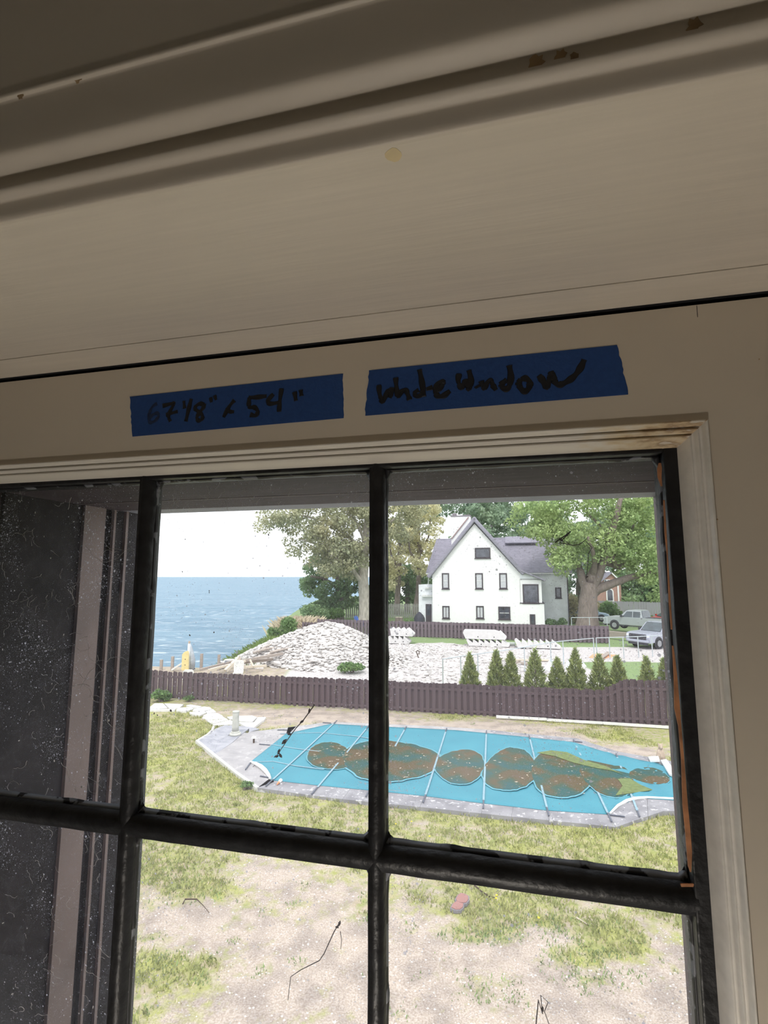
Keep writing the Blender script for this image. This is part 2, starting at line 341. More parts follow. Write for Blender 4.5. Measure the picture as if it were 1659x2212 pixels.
def casement(name, label, du, main):
    cols = [-.722+du, -.4325+du, -.138+du, .152+du]
    root = thing(name, None, None); local(root); tag(root, label, None, None, 'structure')
    uL, uR, wT, wB = cols[0]-.009, cols[-1]+.009, ROWS[0]+.0055, ROWS[-1]-.009
    for i, m in enumerate(frame_ring(None, uL, uR, wB, wT-.0055, CAS)):
        o = m.build('casing_trim', M['stained'] if (i == 0 and main) else M['casing'], root, True)
    # steel sash frame (mostly behind the casing)
    for x0,x1,z0,z1 in ((uL-.06,cols[0]+.004,wB-.06,wT+.06),(cols[-1]-.003,uR+.06,wB-.06,wT+.06),(cols[0]+.004,cols[-1]-.003,ROWS[0]-.004,wT+.06),(cols[0]+.004,cols[-1]-.003,wB-.06,ROWS[-1]+.004)):
        bevel(MB().box(x0,x1,NS,NG+.02,z0,z1).build('sash_bar', M['black'], root), .0015, 2)
    # muntins, uneven old paint
    def muntin(a, b, wd, ax):
        n = 40; prof_ = [(-wd/2,NG+.006),(-wd/2-.0006,NG-.004),(-wd/2+.0012,NS+.002),(0,NS-.0015),(wd/2-.0012,NS+.002),(wd/2+.0006,NG-.004),(wd/2,NG+.006)]
        mb = MB(); vs = []; fs = []; k = len(prof_)
        for i in range(n+1):
            t = a[2 if ax == 'z' else 0] + (b[2 if ax == 'z' else 0]-a[2 if ax == 'z' else 0])*i/n
            for s_, n_ in prof_:
                j = noise.noise(Vector((t*55, s_*300+a[0]*9, a[2]*7)))*.0007
                vs.append((a[0]+s_+math.copysign(j,s_), n_+j*.5, t) if ax == 'z' else (t, n_+j*.5, a[2]+s_+math.copysign(j,s_)))
        for i in range(n):
            for q in range(k): fs.append((i*k+q, i*k+(q+1)%k, (i+1)*k+(q+1)%k, (i+1)*k+q))
        mb.add(vs, fs); return mb.build('muntin', M['black'], root, smooth=True)
    for u in cols[1:3]: muntin((u,0,ROWS[-1]), (u,0,ROWS[0]), .0165, 'z')
    for r in ROWS[1:3]: muntin((cols[0],0,r), (cols[-1],0,r), .0225, 'x')
    # panes, each with a chipped putty bead; lower beads have sky reflection painted in
    rr = random.Random(3)
    for ci in range(3):
        for ri in range(3):
            x0 = cols[ci]+(.0082 if ci else .004); x1 = cols[ci+1]-(.0082 if ci < 2 else .003)
            z1 = ROWS[ri]-(.0112 if ri else .004); z0 = ROWS[ri+1]+(.0112 if ri < 2 else .004)
            p = MB().box(x0-.002,x1+.002,NG-.001,NG+.001,z0-.002,z1+.002).build('pane', M['glass_dirty'] if ci == 0 else M['glass'], root)
            for a,b,ax in (((x0,z0),(x1,z0),0),((x0,z1),(x1,z1),0),((x0,z0),(x0,z1),1),((x1,z0),(x1,z1),1)):
                mb = MB(); vs = []; fs = []; n = 36; cx, cz = (x0+x1)/2, (z0+z1)/2
                for i in range(n+1):
                    t = i/n; x = a[0]+(b[0]-a[0])*t; z = a[1]+(b[1]-a[1])*t
                    wd = (.0046 if (ax == 0 and a[1] < cz) else .0022) + .0022*max(0,noise.noise(Vector((x*40+ci*7,z*40+ri*5,ax*3+du))))
                    e = .006*max(0,1-min(t,1-t)*28)**2
                    wd += e
                    if ax == 0: dz = wd if a[1] < cz else -wd; q = [(x,NG-.0062,z),(x,NG-.0012,z+dz),(x,NG-.0008,z)]
                    else: dx = wd if a[0] < cx else -wd; q = [(x,NG-.0062,z),(x+dx,NG-.0012,z),(x,NG-.0008,z)]
                    vs += q
                for i in range(n):
                    for k in range(3): fs.append((i*3+k,i*3+(k+1)%3,(i+1)*3+(k+1)%3,(i+1)*3+k))
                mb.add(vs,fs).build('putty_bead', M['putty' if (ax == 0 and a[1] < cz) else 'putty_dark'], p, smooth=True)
    return root, cols
win1, COLS = casement('window_1', 'black steel casement window with dusty panes in cream casing', 0, True)
win2, _ = casement('window_2', 'black steel casement window left of the mullion', -1.02, False)
# the flat frame board round both casements
def fb(x0,x1,z0,z1,nm='frame_board'): return wbox(nm, x0,x1,NF,.548,z0,z1, M['paint_flat'], parent=wall_front)
TOPW = .123+.0172
fb(U0,U1,TOPW-.001,.2502,'head_board'); fb(.152+.009+.0165,U1,W0,TOPW-.001,'side_board')
fb(U0,-.722-1.02-.0255,W0,TOPW-.001,'side_board'); fb(.152-1.02+.0255,-.722-.0255,W0,TOPW-.001,'mullion_board')
fb(U0,U1,W0,-1.09-.026,'sill_board')
flake('nail_spot', WN(1549,1122,.4998), (0,-1,0), .0008, M['stain'], wall_front)
flake('nail_spot', WN(1640,776,.4998), (0,-1,0), .0006, M['stain'], wall_front)
flake('nail_spot', on_soffit(1347,624), (0,0,-1), .0006, M['stain'], wall_front)
wbox('hairline_crack', WN(1505,660,.4998)[0]-.0002, WN(1505,660,.4998)[0]+.0002, .4997,.5, WN(1505,685,.4998)[2], WN(1505,660,.4998)[2], M['gap'], parent=wall_front)
# exterior reveal of the wall: jambs, head, mullion pier and sill
rv = MB()
wall_out = MB(); NB = .84
wall_out.box(-3.4,-.722-1.02+.01,.57,NB,-1.9,1.1); wall_out.box(.222,1.6,.57,NB,-1.9,1.1)
wall_out.box(-1.742,.222,.57,NB,.124,1.1); wall_out.box(-1.742,.222,.57,NB,-1.9,-1.13); wall_out.box(-.80,-.700,.57,NB,-1.13,.124)
wo = local(wall_out.build('wall_exterior', M['ext_brown'])); tag(wo, kind='structure')
jl = -.687
MBX = lambda nm,x0,x1,y0,y1,z0,z1,m: wbox(nm,x0,x1,y0,y1,z0,z1,M[m],parent=wo)
MBX('jamb_board', -.702,jl-.006,.57,.706,-1.13,.124,'ext_dark')
MBX('jamb_strip', -.702,jl,.706,.752,-1.13,.1215,'ext_trim')
MBX('jamb_rebate', -.702,jl-.008,.752,.768,-1.13,.124,'ext_dark')
MBX('storm_track', -.702,jl-.003,.768,.840,-1.13,.122,'ext_dark')
for y0,y1 in ((.769,.774),(.799,.805)): MBX('track_ridge', -.702,jl+.0025,y0,y1,-1.13,.122,'ext_trim')
MBX('head_board', -.70,.222,.57,.785,.1195,.126,'ext_head'); MBX('head_strip', -.70,.222,.785,.842,.1205,.126,'ext_grey'); MBX('head_batten', -.70,.222,.690,.694,.1187,.1195,'ext_brown')
MBX('jamb_board', .2195,.224,.57,.79,-1.13,.124,'ext_brown'); MBX('jamb_strip', .2185,.224,.79,.843,-1.13,.122,'ext_brown')
MBX('stone_sill', -.70,.222,.57,.90,-1.16,-1.125,'ext_grey')
# rust-orange putty left along the right edge of the right pane column
def strip(name, pts, m, parent, n=NS-.0016):
    vs=[]; 
    for (xl,xr,y) in pts: vs += [WN(xl,y,n), WN(xr,y,n)]
    k=len(pts); back=[(a,b+.0015,c) for a,b,c in vs]; fs=[]
    for i in range(k-1): fs += [(2*i,2*i+1,2*i+3,2*i+2),(2*k+2*i,2*k+2*i+2,2*k+2*i+3,2*k+2*i+1),(2*i,2*i+2,2*k+2*i+2,2*k+2*i),(2*i+1,2*k+2*i+1,2*k+2*i+3,2*i+3)]
    return MB().add(vs+back,fs).build(name,m,parent)
strip('rust_streak', [(1452,1455,1395),(1456,1463,1460),(1457,1469,1530),(1466,1472,1570),(1472,1478,1640),(1475,1486,1740),(1480,1491,1790),(1484,1495,1840),(1487,1494,1872),(1491,1493,1884)], M['rust'], win1)
strip('rust_streak', [(1423,1428,1000),(1420,1430,1012),(1421,1429,1030),(1428,1431,1050)], M['rust'], win1)
strip('rust_streak', [(1433,1436,1080),(1436,1440,1150),(1441,1443,1200),(1445,1449,1300),(1450,1453,1360)], M['rust'], win1)
strip('rust_streak', [(1470,1499,1910),(1472,1498,1916)], M['rust'], win1)

# ---- two strips of blue tape with handwriting
def tape(label, corners, strokes, org, sc, faint=()):
    n = .4996; root = thing('tape_strip', label, 'tape'); local(root)
    P = [Vector(WN(x,y,n)) for x,y in corners]      # tl, tr, br, bl
    rr = random.Random(corners[0][0]); k = 14
    def edge(a,b,j,m): return [a.lerp(b,i/m) + Vector((rr.uniform(-j,j),0,0)) for i in range(m)]
    L = edge(P[0],P[1],0,2) + edge(P[1],P[2],.0007,k) + edge(P[2],P[3],0,2) + edge(P[3],P[0],.0007,k)
    q = len(L); back = [v + Vector((0,.0004,0)) for v in L]
    MB().add(L+back, [tuple(range(q)), tuple(range(q,2*q))[::-1]] + [(i,q+i,q+(i+1)%q,(i+1)%q) for i in range(q)]).build('strip', M['tape'], root)
    ns = n - .0002
    for si, (wdt, st) in enumerate(strokes):
        wdt *= 1.45
        pts = [Vector(WN(org[0]+x*sc, org[1]+y*sc, ns)) for x,y in st]
        # smooth polyline
        Q = []
        for i in range(len(pts)-1):
            p0 = pts[max(i-1,0)]; p1 = pts[i]; p2 = pts[i+1]; p3 = pts[min(i+2,len(pts)-1)]
            for s_ in range(5):
                t = s_/5; Q.append(.5*((2*p1)+(p2-p0)*t+(2*p0-5*p1+4*p2-p3)*t*t+(3*p1-p0-3*p2+p3)*t**3))
        Q.append(pts[-1]); mb = MB(); r = wdt*sc*.5/1100/2
        mb.tube([(a[0],a[1],a[2]) for a in Q], [r*(1.0+.18*math.sin(i*.9+si)) for i in range(len(Q))], 8)
        mb.v = [(v[0], ns + (v[1]-ns)*.12, v[2]) for v in mb.v]
        mb.build('pen_stroke', M['ink_faint'] if si in faint else M['ink'], root, smooth=True)
    return root
T1 = [(20,[(235,345),(200,370),(175,430),(180,480),(215,475),(245,440),(235,415),(200,430),(180,455)]),(24,[(275,362),(345,345),(355,352),(318,430),(332,475)]),(22,[(300,427),(385,402)]),
      (22,[(430,325),(435,380)]),(26,[(485,310),(465,390),(445,475)]),(24,[(580,350),(540,348),(510,378),(535,402),(562,425),(565,455),(540,470),(525,445),(550,405),(575,370),(583,345)]),
      (20,[(625,300),(632,335)]),(20,[(655,285),(666,318)]),(24,[(800,320),(760,370),(720,445)]),(22,[(745,372),(765,402),(797,405)]),
      (26,[(1035,290),(970,298),(905,302)]),(26,[(908,300),(908,368),(945,372),(970,400),(955,432),(915,425)]),(24,[(1085,275),(1040,330),(1065,346),(1132,335)]),(26,[(1145,235),(1133,320),(1126,405)]),
      (26,[(1240,260),(1250,325)]),(26,[(1285,245),(1290,290)])]
tape('blue tape strip reading 67 1/8" x 54" on the frame board', [(280,857),(740,807),(742,903),(286,943)], T1, (270,770), .2954, (0,))
T2 = [(22,[(108,315),(113,370),(130,415),(150,380),(165,345),(180,385),(190,330)]),(22,[(210,270),(215,330),(225,385),(245,355),(270,345),(285,375),(295,405)]),
      (20,[(350,345),(325,362),(338,385),(365,372),(370,350)]),(24,[(355,220),(370,300),(382,385)]),(20,[(395,340),(435,328)]),(24,[(440,350),(485,330),(497,297),(472,303),(450,345),(465,380),(500,380),(540,350)]),
      (24,[(595,245),(590,290),(610,330),(630,300),(640,290),(655,340),(668,290),(655,225)]),(26,[(705,318),(712,330)]),(22,[(730,290),(745,335),(770,295),(790,290),(800,315),(820,345)]),
      (26,[(885,285),(855,308),(865,335),(895,330),(910,270),(900,195)]),(26,[(970,278),(958,310),(985,350),(1015,340),(1025,300),(1000,275),(972,280)]),
      (26,[(1080,255),(1105,290),(1125,325),(1145,280),(1160,240),(1175,290),(1200,312),(1240,300),(1290,265),(1330,215),(1355,160)])]
tape('blue tape strip reading Whole Window above the right pane', [(797,800),(1334,745),(1357,852),(788,898)], T2, (780,720), .3556)

# ---- bits of dried vine stuck on the outside of the glass
def vine(label, pts, leaves=(), r=.0007, n=NG+.004):
    root = thing('dried_vine', label, 'twig'); local(root)
    P = [WN(x,y,n) for x,y in pts]; MB().tube(P,[r*(1-.5*i/len(P)) for i in range(len(P))],5).build('stem',M['twig'],root)
    for x,y,s in leaves:
        c = WN(x,y,n); rr = random.Random(x); mb = MB(); a = rr.uniform(0,3.1)
        V = []
        for k,(q,wd) in enumerate(((-1,.05),(-.4,.4),(.3,.45),(1,.05))):
            for sg in (-1,1): V.append((c[0]+s*(q*math.cos(a)-sg*wd*math.sin(a)), c[1]+rr.uniform(-.001,.001), c[2]+s*(q*math.sin(a)+sg*wd*math.cos(a))))
        mb.add(V,[(0,1,3,2),(2,3,5,4),(4,5,7,6)]).build('leaf',M['twig'],root)
    return root
vine('dried vine with withered leaves stuck over the pool corner', [(679,1523),(668,1538),(655,1556),(640,1572),(628,1588),(617,1604),(606,1620),(598,1633)], [(668,1536,.003),(652,1559,.0028),(625,1585,.0032),(614,1602,.004),(602,1624,.0035),(597,1634,.003),(606,1632,.003)])
vine('curled dark vine scrap stuck over the oak crown', [(1199,1172),(1222,1156),(1233,1148),(1218,1163),(1208,1172),(1238,1178),(1252,1176),(1265,1166)], [(1212,1166,.003),(1226,1154,.002)])
vine('thin hanging vine below the dark scrap by the oak', [(1265,1169),(1279,1183),(1271,1196),(1270,1220),(1266,1250)], [(1268,1246,.0015)], .0005)
vine('long thin bent vine over the sandy yard', [(734,1992),(722,2012),(700,2060),(690,2075),(650,2095),(628,2110),(622,2160)], [(733,1995,.003),(728,2003,.002)], .0006)
vine('tangled vine scrap at the bottom of the right lower pane', [(1158,2212),(1163,2160),(1172,2190),(1168,2150),(1184,2165),(1176,2185),(1186,2212)], [(1172,2180,.0025)], .0006)
vine('short twig scrap hanging by the sash bar in the middle pane', [(735,2012),(738,2030),(736,2050)], [], .0004)
for i,(x,y,s) in enumerate(((697,1253,.0018),(462,1366,.0013),(410,1372,.0016),(452,1280,.0011),(340,1545,.0013),(452,1276,.001),(394,1235,.0013),(493,1238,.001),(400,1165,.0012),(580,1155,.0016),(369,1535,.0018),(333,1541,.0015))):
    c = WN(x,y,NG+.0025); o = MB().rock((0,0,0),s*.7,s*.4,s,random.Random(i)).build('dirt_speck',M['twig'],win1); o.location = c
# cobwebs behind the left panes
cw = MB(); rr = random.Random(11)
def strand(x,y,n,st,r,ang):
    P=[WN(x,y,NG+.006)]; a=ang
    for i in range(n):
        a += rr.uniform(-1.0,1.0); x += st*math.cos(a); y += st*math.sin(a); P.append(WN(x,y,NG+.006+rr.uniform(-.002,.003)))
    cw.tube(P,r,3,False)
for i in range(95): strand(rr.uniform(0,230),rr.uniform(1070,2200),rr.randint(3,8),rr.uniform(3,8),rr.uniform(.00012,.00028),rr.uniform(0,6.3))
for i in range(30): strand(rr.uniform(360,800),rr.uniform(1035,1085),rr.randint(2,4),rr.uniform(4,9),.00013,rr.uniform(0,6.3))
for i in range(14): strand(rr.uniform(170,250),rr.uniform(1110,1800),rr.randint(8,14),rr.uniform(8,14),rr.uniform(.00015,.0003),1.6)
for i in range(46):
    c = WN(rr.uniform(0,250),rr.uniform(1060,2200),NG+.006); cw.rock(c,rr.uniform(.0005,.0016),.0005,rr.uniform(.0005,.002),rr)
tag(cw.build('cobweb',M['web'],win1), kind='stuff')

# ================================================================== the land, the lake
LAKE = -2.3
def xbank(y): return float(np.interp(y, [30,34,42,52,60,66,75,120],[-9.2,-9.8,-10.2,-9.9,-10.2,-10.5,-13,-16]))
def land(x, y):                                     # > 0 on land
    w_ = .6*noise.noise(Vector((x*.3,y*.3,2)))
    return max(32.6-y+w_, x-xbank(y)+w_)
FN0, FN1 = G(285,1505), G(1450,1570)                # near fence line
fd = (FN1-FN0).normalized()
def fence_y(x): return FN0.y + (x-FN0.x)*fd.y/fd.x
SAND = [(640,1540,2.2,.8,1),(760,1548,2.0,.9,1),(900,1565,2.4,.7,1),(1050,1568,2,.7,.9),(1180,1590,1.6,.6,.8),(1300,1620,1.4,.5,.9),(620,1555,1.2,.7,.7),
        (600,1890,1.0,.55,1),(700,1930,.9,.5,1),(560,1870,.6,.4,.9),(420,1960,.9,.6,.8),(640,2030,1.4,.8,.9),(760,2080,1.2,.9,.9),(900,2080,1.2,.9,1),(1000,2140,1.6,.8,1),(1180,2140,1.5,.7,1),(1400,2150,1.3,.7,1),(1180,2020,.5,.4,1),
        (1300,2200,2,.6,1),(880,2200,1.6,.7,1),(560,2180,1.2,.5,.6),(1440,2060,.6,.4,.8),(870,1990,.8,.4,.8),(460,2030,.7,.5,.8),(600,2110,1.1,.7,.9),(330,1930,.5,.3,.5)]
GRASS = [(1010,2020,.45,.22,1),(1080,2010,.35,.25,1),(1050,2130,.45,.28,1),(1320,2040,.7,.35,1),(1240,2060,.5,.3,.8),(1180,1995,.3,.2,.9),(420,1920,.6,.35,1),(390,2080,.5,.3,.8),(1290,2110,.5,.2,.5),(330,1870,.8,.3,.8),(1310,1585,1,.3,1),(1270,1580,.5,.2,.8)]
SD = [(G(a,b),c,d_,e) for a,b,c,d_,e in SAND]; GR = [(G(a,b),c,d_,e) for a,b,c,d_,e in GRASS]
def blob(L,x,y):
    s = 0.
    for p,rx,ry,k in L:
        q = ((x-p.x)/rx)**2 + ((y-p.y)/ry)**2
        if q < 4: s = max(s, k*math.exp(-q*.8))
    return s
def yard_grass(x,y):
    n1 = noise.noise(Vector((x*.55,y*.8,0))); n2 = noise.noise(Vector((x*1.8,y*2.2,5)))
    g = .66 + .30*n1 + .22*n2
    if y < 10.4: g -= .12*min(1,(10.4-y)/1.5)
    g -= (.95 if y > 16 else .62)*blob(SD,x,y); g += .6*blob(GR,x,y)
    return max(0,min(1,g))
def grid(name, xs, ys, zf, af, mt):
    nx, ny = len(xs), len(ys); V = []; A = []; Bq = []; Lq = []
    for y in ys:
        for x in xs:
            V.append((x,y,zf(x,y))); a,b = af(x,y); A.append(a); Bq.append(b); Lq.append(1. if y > 26.7 and x > -30 and not (y < 33.5 and x < -5.5) else 0.)
    Fc = [(j*nx+i, j*nx+i+1, (j+1)*nx+i+1, (j+1)*nx+i) for j in range(ny-1) for i in range(nx-1)]
    me = bpy.data.meshes.new(name); me.from_pydata(V,[],Fc); me.update()
    for nm,L in (('grass',A),('gravel',Bq),('lush',Lq)):
        at_ = me.attributes.new(nm,'FLOAT','POINT'); at_.data.foreach_set('value', L)
    for p in me.polygons: p.use_smooth = True
    return link(name, me, mt)
def groundmat():
    m, nt, out = newmat('lawn_sand_and_gravel'); p = N(nt,'ShaderNodeBsdfPrincipled'); p.inputs['Roughness'].default_value = .95; p.inputs['Specular IOR Level'].default_value = .1
    ag = N(nt,'ShaderNodeAttribute'); ag.attribute_name = 'grass'; ar = N(nt,'ShaderNodeAttribute'); ar.attribute_name = 'gravel'
    n1 = noise_node(nt, 7, 6); n2 = noise_node(nt, .9, 4); n3 = noise_node(nt, 45, 5); n4 = noise_node(nt, 2.2, 5); n5 = noise_node(nt, 4.5, 9); n5.inputs['Roughness'].default_value = .68
    gc = rampn(nt, n1.outputs[0], [(.3,(.19,.21,.075)),(.47,(.29,.31,.12)),(.58,(.37,.32,.20)),(.72,(.43,.36,.27))])
    gy = rampn(nt, n2.outputs[0], [(.42,(0,0,0)),(.62,(1,1,1))])
    mg = N(nt,'ShaderNodeMix'); mg.data_type = 'RGBA'; nt.links.new(gy.outputs[0], mg.inputs[0]); nt.links.new(gc.outputs[0], mg.inputs[6]); 
    gy2 = rampn(nt, n3.outputs[0], [(.3,(.25,.27,.075)),(.7,(.42,.42,.15))]); nt.links.new(gy2.outputs[0], mg.inputs[7])
    sc = rampn(nt, n3.outputs[0], [(.3,(.30,.25,.21)),(.5,(.40,.34,.285)),(.62,(.50,.45,.40)),(.75,(.31,.285,.265))])
    sd = rampn(nt, n4.outputs[0], [(.36,(.78,.765,.77)),(.58,(1.08,1.06,1.04))])
    ms = N(nt,'ShaderNodeMix'); ms.data_type = 'RGBA'; ms.blend_type = 'MULTIPLY'; ms.inputs[0].default_value = 1; nt.links.new(sc.outputs[0], ms.inputs[6]); nt.links.new(sd.outputs[0], ms.inputs[7])
    ad = N(nt,'ShaderNodeMath', operation='ADD'); nt.links.new(ag.outputs['Fac'], ad.inputs[0]); 
    sb = N(nt,'ShaderNodeMath', operation='MULTIPLY_ADD'); nt.links.new(n5.outputs[0], sb.inputs[0]); sb.inputs[1].default_value = 2.2; sb.inputs[2].default_value = -1.1; nt.links.new(sb.outputs[0], ad.inputs[1])
    th = N(nt,'ShaderNodeMapRange'); th.inputs[1].default_value = .22; th.inputs[2].default_value = .72; nt.links.new(ad.outputs[0], th.inputs[0])
    mx = N(nt,'ShaderNodeMix'); mx.data_type = 'RGBA'; nt.links.new(th.outputs[0], mx.inputs[0]); nt.links.new(ms.outputs[2], mx.inputs[6]); nt.links.new(mg.outputs[2], mx.inputs[7])
    gv = rampn(nt, n1.outputs[0], [(.32,(.30,.27,.25)),(.42,(.46,.43,.42)),(.6,(.54,.515,.51))])
    mv = N(nt,'ShaderNodeMix'); mv.data_type = 'RGBA'; nt.links.new(ar.outputs['Fac'], mv.inputs[0]); al = N(nt,'ShaderNodeAttribute'); al.attribute_name = 'lush'; lc = rampn(nt, n1.outputs[0], [(.3,(.16,.24,.10)),(.7,(.25,.32,.16))]); ml = N(nt,'ShaderNodeMix'); ml.data_type = 'RGBA'; nt.links.new(al.outputs['Fac'], ml.inputs[0]); nt.links.new(mx.outputs[2], ml.inputs[6]); nt.links.new(lc.outputs[0], ml.inputs[7]); nt.links.new(ml.outputs[2], mv.inputs[6]); nt.links.new(gv.outputs[0], mv.inputs[7])
    nt.links.new(mv.outputs[2], p.inputs['Base Color'])
    b = N(nt,'ShaderNodeBump'); b.inputs['Strength'].default_value = .5; b.inputs['Distance'].default_value = .05; nt.links.new(n1.outputs[0], b.inputs['Height']); nt.links.new(b.outputs[0], p.inputs['Normal'])
    nt.links.new(p.outputs[0], out.inputs[0]); return m
M['ground'] = groundmat()
def yz(x,y): return .05*noise.noise(Vector((x*.5,y*.5,9))) - .03
xs = np.arange(-15,14.01,.13); ys = np.arange(3.0,27.01,.13)
yard = grid('yard_ground', xs, ys, yz, lambda x,y: (yard_grass(x,y), 0.), M['ground']); tag(yard, kind='structure')
def fz(x,y):
    d_ = land(x,y); z = min(0, d_*.55) if d_ < 0 else 0
    lot = math.exp(-((x-2)/14)**4) * (1 if y > 26 else 0)
    z += .10*noise.noise(Vector((x*.7,y*.7,3)))*lot + .04*noise.noise(Vector((x*2.2,y*2.2,3)))*lot
    return max(z, -4.5)-.02
def fa(x,y):
    n_ = noise.noise(Vector((x*.25,y*.25,1)))
    gravel = 1. if (26 < y < 44.5-.24*(x-6.8)*1 and -8 < x < 26) else 0.
    if x > 12.2 + n_ and y < 34.5 + .1*x*0 + n_ : gravel = 0.
    if x < -6.4 + n_*2: gravel = 0.
    if y > 43.2-.24*(x-6.8) + n_: gravel = 0.
    if y > 36 and x > 14.0: gravel = 1. if y < 41.5 else 0.
    if y < 33.5 and x < -5.5: return (.25, 0.)
    return (.95, gravel)
xs = np.concatenate([np.arange(-60,-16,2.2),np.arange(-16,30,.32),np.arange(30,75,2.5)]); ys = np.concatenate([np.arange(26.8,48,.32),np.arange(48,75,.7),np.arange(75,150,4)])
far = grid('far_ground', xs, ys, fz, fa, M['ground']); tag(far, kind='structure')
xs = np.concatenate([np.arange(-60,-14,2),]); sl = grid('side_lawn', np.arange(-60,-14.9,1.5), np.arange(3,27.1,1.2), lambda x,y:-.05, lambda x,y:(.9,0.), M['ground']); tag(sl, kind='structure')
sr = grid('side_lawn', np.arange(13.9,75,2.), np.arange(3,27.1,1.2), lambda x,y:-.05, lambda x,y:(.9,0.), M['ground']); tag(sr, kind='structure')
# lake with wind waves
def water():
    m, nt, out = newmat('pale_blue_lake_water'); p = N(nt,'ShaderNodeBsdfPrincipled'); p.inputs['Roughness'].default_value = .5; p.inputs['Specular IOR Level'].default_value = .06
    n1 = noise_node(nt, 1, 6, (.045,.16,1), 'Object'); n2 = noise_node(nt, 1, 6, (.5,1.6,1), 'Object')
    r = rampn(nt, n1.outputs[0], [(.35,(.145,.24,.315)),(.65,(.19,.295,.37))])
    fo = rampn(nt, n2.outputs[0], [(.58,(0,0,0)),(.70,(.75,.75,.75))])
    mx = N(nt,'ShaderNodeMix'); mx.data_type = 'RGBA'; nt.links.new(fo.outputs[0], mx.inputs[0]); nt.links.new(r.outputs[0], mx.inputs[6]); mx.inputs[7].default_value = (.62,.68,.72,1)
    nt.links.new(mx.outputs[2], p.inputs['Base Color'])
    b = N(nt,'ShaderNodeBump'); b.inputs['Strength'].default_value = .9; b.inputs['Distance'].default_value = .6; nt.links.new(n2.outputs[0], b.inputs['Height']); nt.links.new(b.outputs[0], p.inputs['Normal'])
    nt.links.new(p.outputs[0], out.inputs[0]); return m
M['water'] = water()
mb = MB(); xs = np.concatenate([np.linspace(-40000,-400,12),np.arange(-300,-60,12),np.arange(-60,0,.9)]); ys = np.concatenate([np.arange(30,130,.9),np.arange(130,600,14),np.linspace(700,45000,14)])
V = []
for y in ys:
    for x in xs:
        a = .10*math.sin(y*.9+1.3*noise.noise(Vector((x*.06,y*.06,0)))*4+x*.12) + .16*noise.noise(Vector((x*.16,y*.5,4))) if y < 130 and x > -60 else 0
        V.append((x,y,LAKE+a))
nx = len(xs); mb.add(V,[(j*nx+i,j*nx+i+1,(j+1)*nx+i+1,(j+1)*nx+i) for j in range(len(ys)-1) for i in range(nx-1)])
tag(mb.build('lake', M['water'], None, True), kind='structure')

# grass tufts, weeds, pebbles of the yard (nobody could count them)
M['blade'] = mat('grass_blades', (.33,.38,.12), .8, .2, 3, island=.25, transl=.4, col2=(.46,.46,.19))
M['straw'] = mat('dry_straw', (.55,.47,.34), .8, .2, 3, island=.3)
M['weed'] = mat('dark_green_weeds', (.24,.33,.13), .8, .25, 3, island=.35, transl=.3)
def tufts(name, label, pts, mt, hmin, hmax, nb=5, spread=.06, wid=.012):
    V = []
    for x,y,z in pts:
        for k in range(nb):
            a = rng.uniform(0,6.28); h = rng.uniform(hmin,hmax); l = rng.uniform(.2,1.0)*h; bx = x+rng.normal()*spread; by = y+rng.normal()*spread
            dx, dy = math.cos(a), math.sin(a); px_, py_ = -dy*wid, dx*wid
            V.append([(bx-px_,by-py_,z),(bx+px_,by+py_,z),(bx+dx*l*.5+px_*.6,by+dy*l*.5+py_*.6,z+h*.75),(bx+dx*l,by+dy*l,z+h)])
    o = fast_quads(np.array(V), name, mt); return tag(o, label, 'grass', None, 'stuff')
COVER_PX = [(540,1651),(617,1589),(715,1567),(799,1572),(890,1576),(985,1581),(1120,1594),(1239,1607),(1331,1636),(1424,1654),(1452,1667),(1520,1690),(1560,1735),(1460,1734),(1398,1730),(1371,1732),(1335,1747),(1317,1765),(1181,1756),(1047,1741),(920,1725),(797,1712),(692,1702),(585,1690),(579,1678),(570,1666),(557,1656)]
DECK_PX = [(425,1603),(468,1580),(538,1585),(622,1574),(698,1564),(800,1566),(965,1573),(1060,1580),(1246,1598),(1335,1627),(1442,1646),(1540,1668),(1640,1740),(1560,1780),(1460,1757),(1433,1757),(1331,1792),(840,1741),(673,1722),(556,1706)]
def inside(x,y,poly):
    c = False; j = len(poly)-1
    for i in range(len(poly)):
        a,b = poly[i],poly[j]
        if (a[1] > y) != (b[1] > y) and x < (b[0]-a[0])*(y-a[1])/(b[1]-a[1])+a[0]: c = not c
        j = i
    return c
DECK = [tuple(G(*p)[:2]) for p in DECK_PX]
def scatter(n, cond, xr=(-9,9), yr=(5.5,22)):
    P = []
    while len(P) < n:
        y = yr[0]+(yr[1]-yr[0])*rng.random()**1.4; x = rng.uniform(*xr)
        if y > fence_y(x)-.1 or inside(x,y,DECK): continue
        if cond(x,y): P.append((x,y,yz(x,y)))
    return P
tufts('lawn_grass', 'short yellow-green grass growing in the yard', scatter(9000, lambda x,y: yard_grass(x,y) > .55), M['blade'], .03, .09)
tufts('dry_grass', 'short straw-coloured dead grass in the yard', scatter(5000, lambda x,y: yard_grass(x,y) > .4), M['straw'], .01, .04, 4, .06, .008)
wp = []
for p,rx,ry,k in GR[:10]:
    for i in range(26): 
        x,y = p.x+rng.normal()*rx*.75, p.y+rng.normal()*ry*.55; wp.append((x,y,yz(x,y)))
for i in range(120):
    x,y,z = scatter(1, lambda x,y: True)[0]
    for k in range(3): wp.append((x+rng.normal()*.06,y+rng.normal()*.05,z))
tufts('yard_weeds', 'dark green weed clumps scattered over the sandy yard', wp, M['weed'], .015, .05, 6, .06, .010)
M['pebble'] = mat('pale_pebbles', (.55,.52,.49), .9, .2, 8, island=.35)
pb = MB()
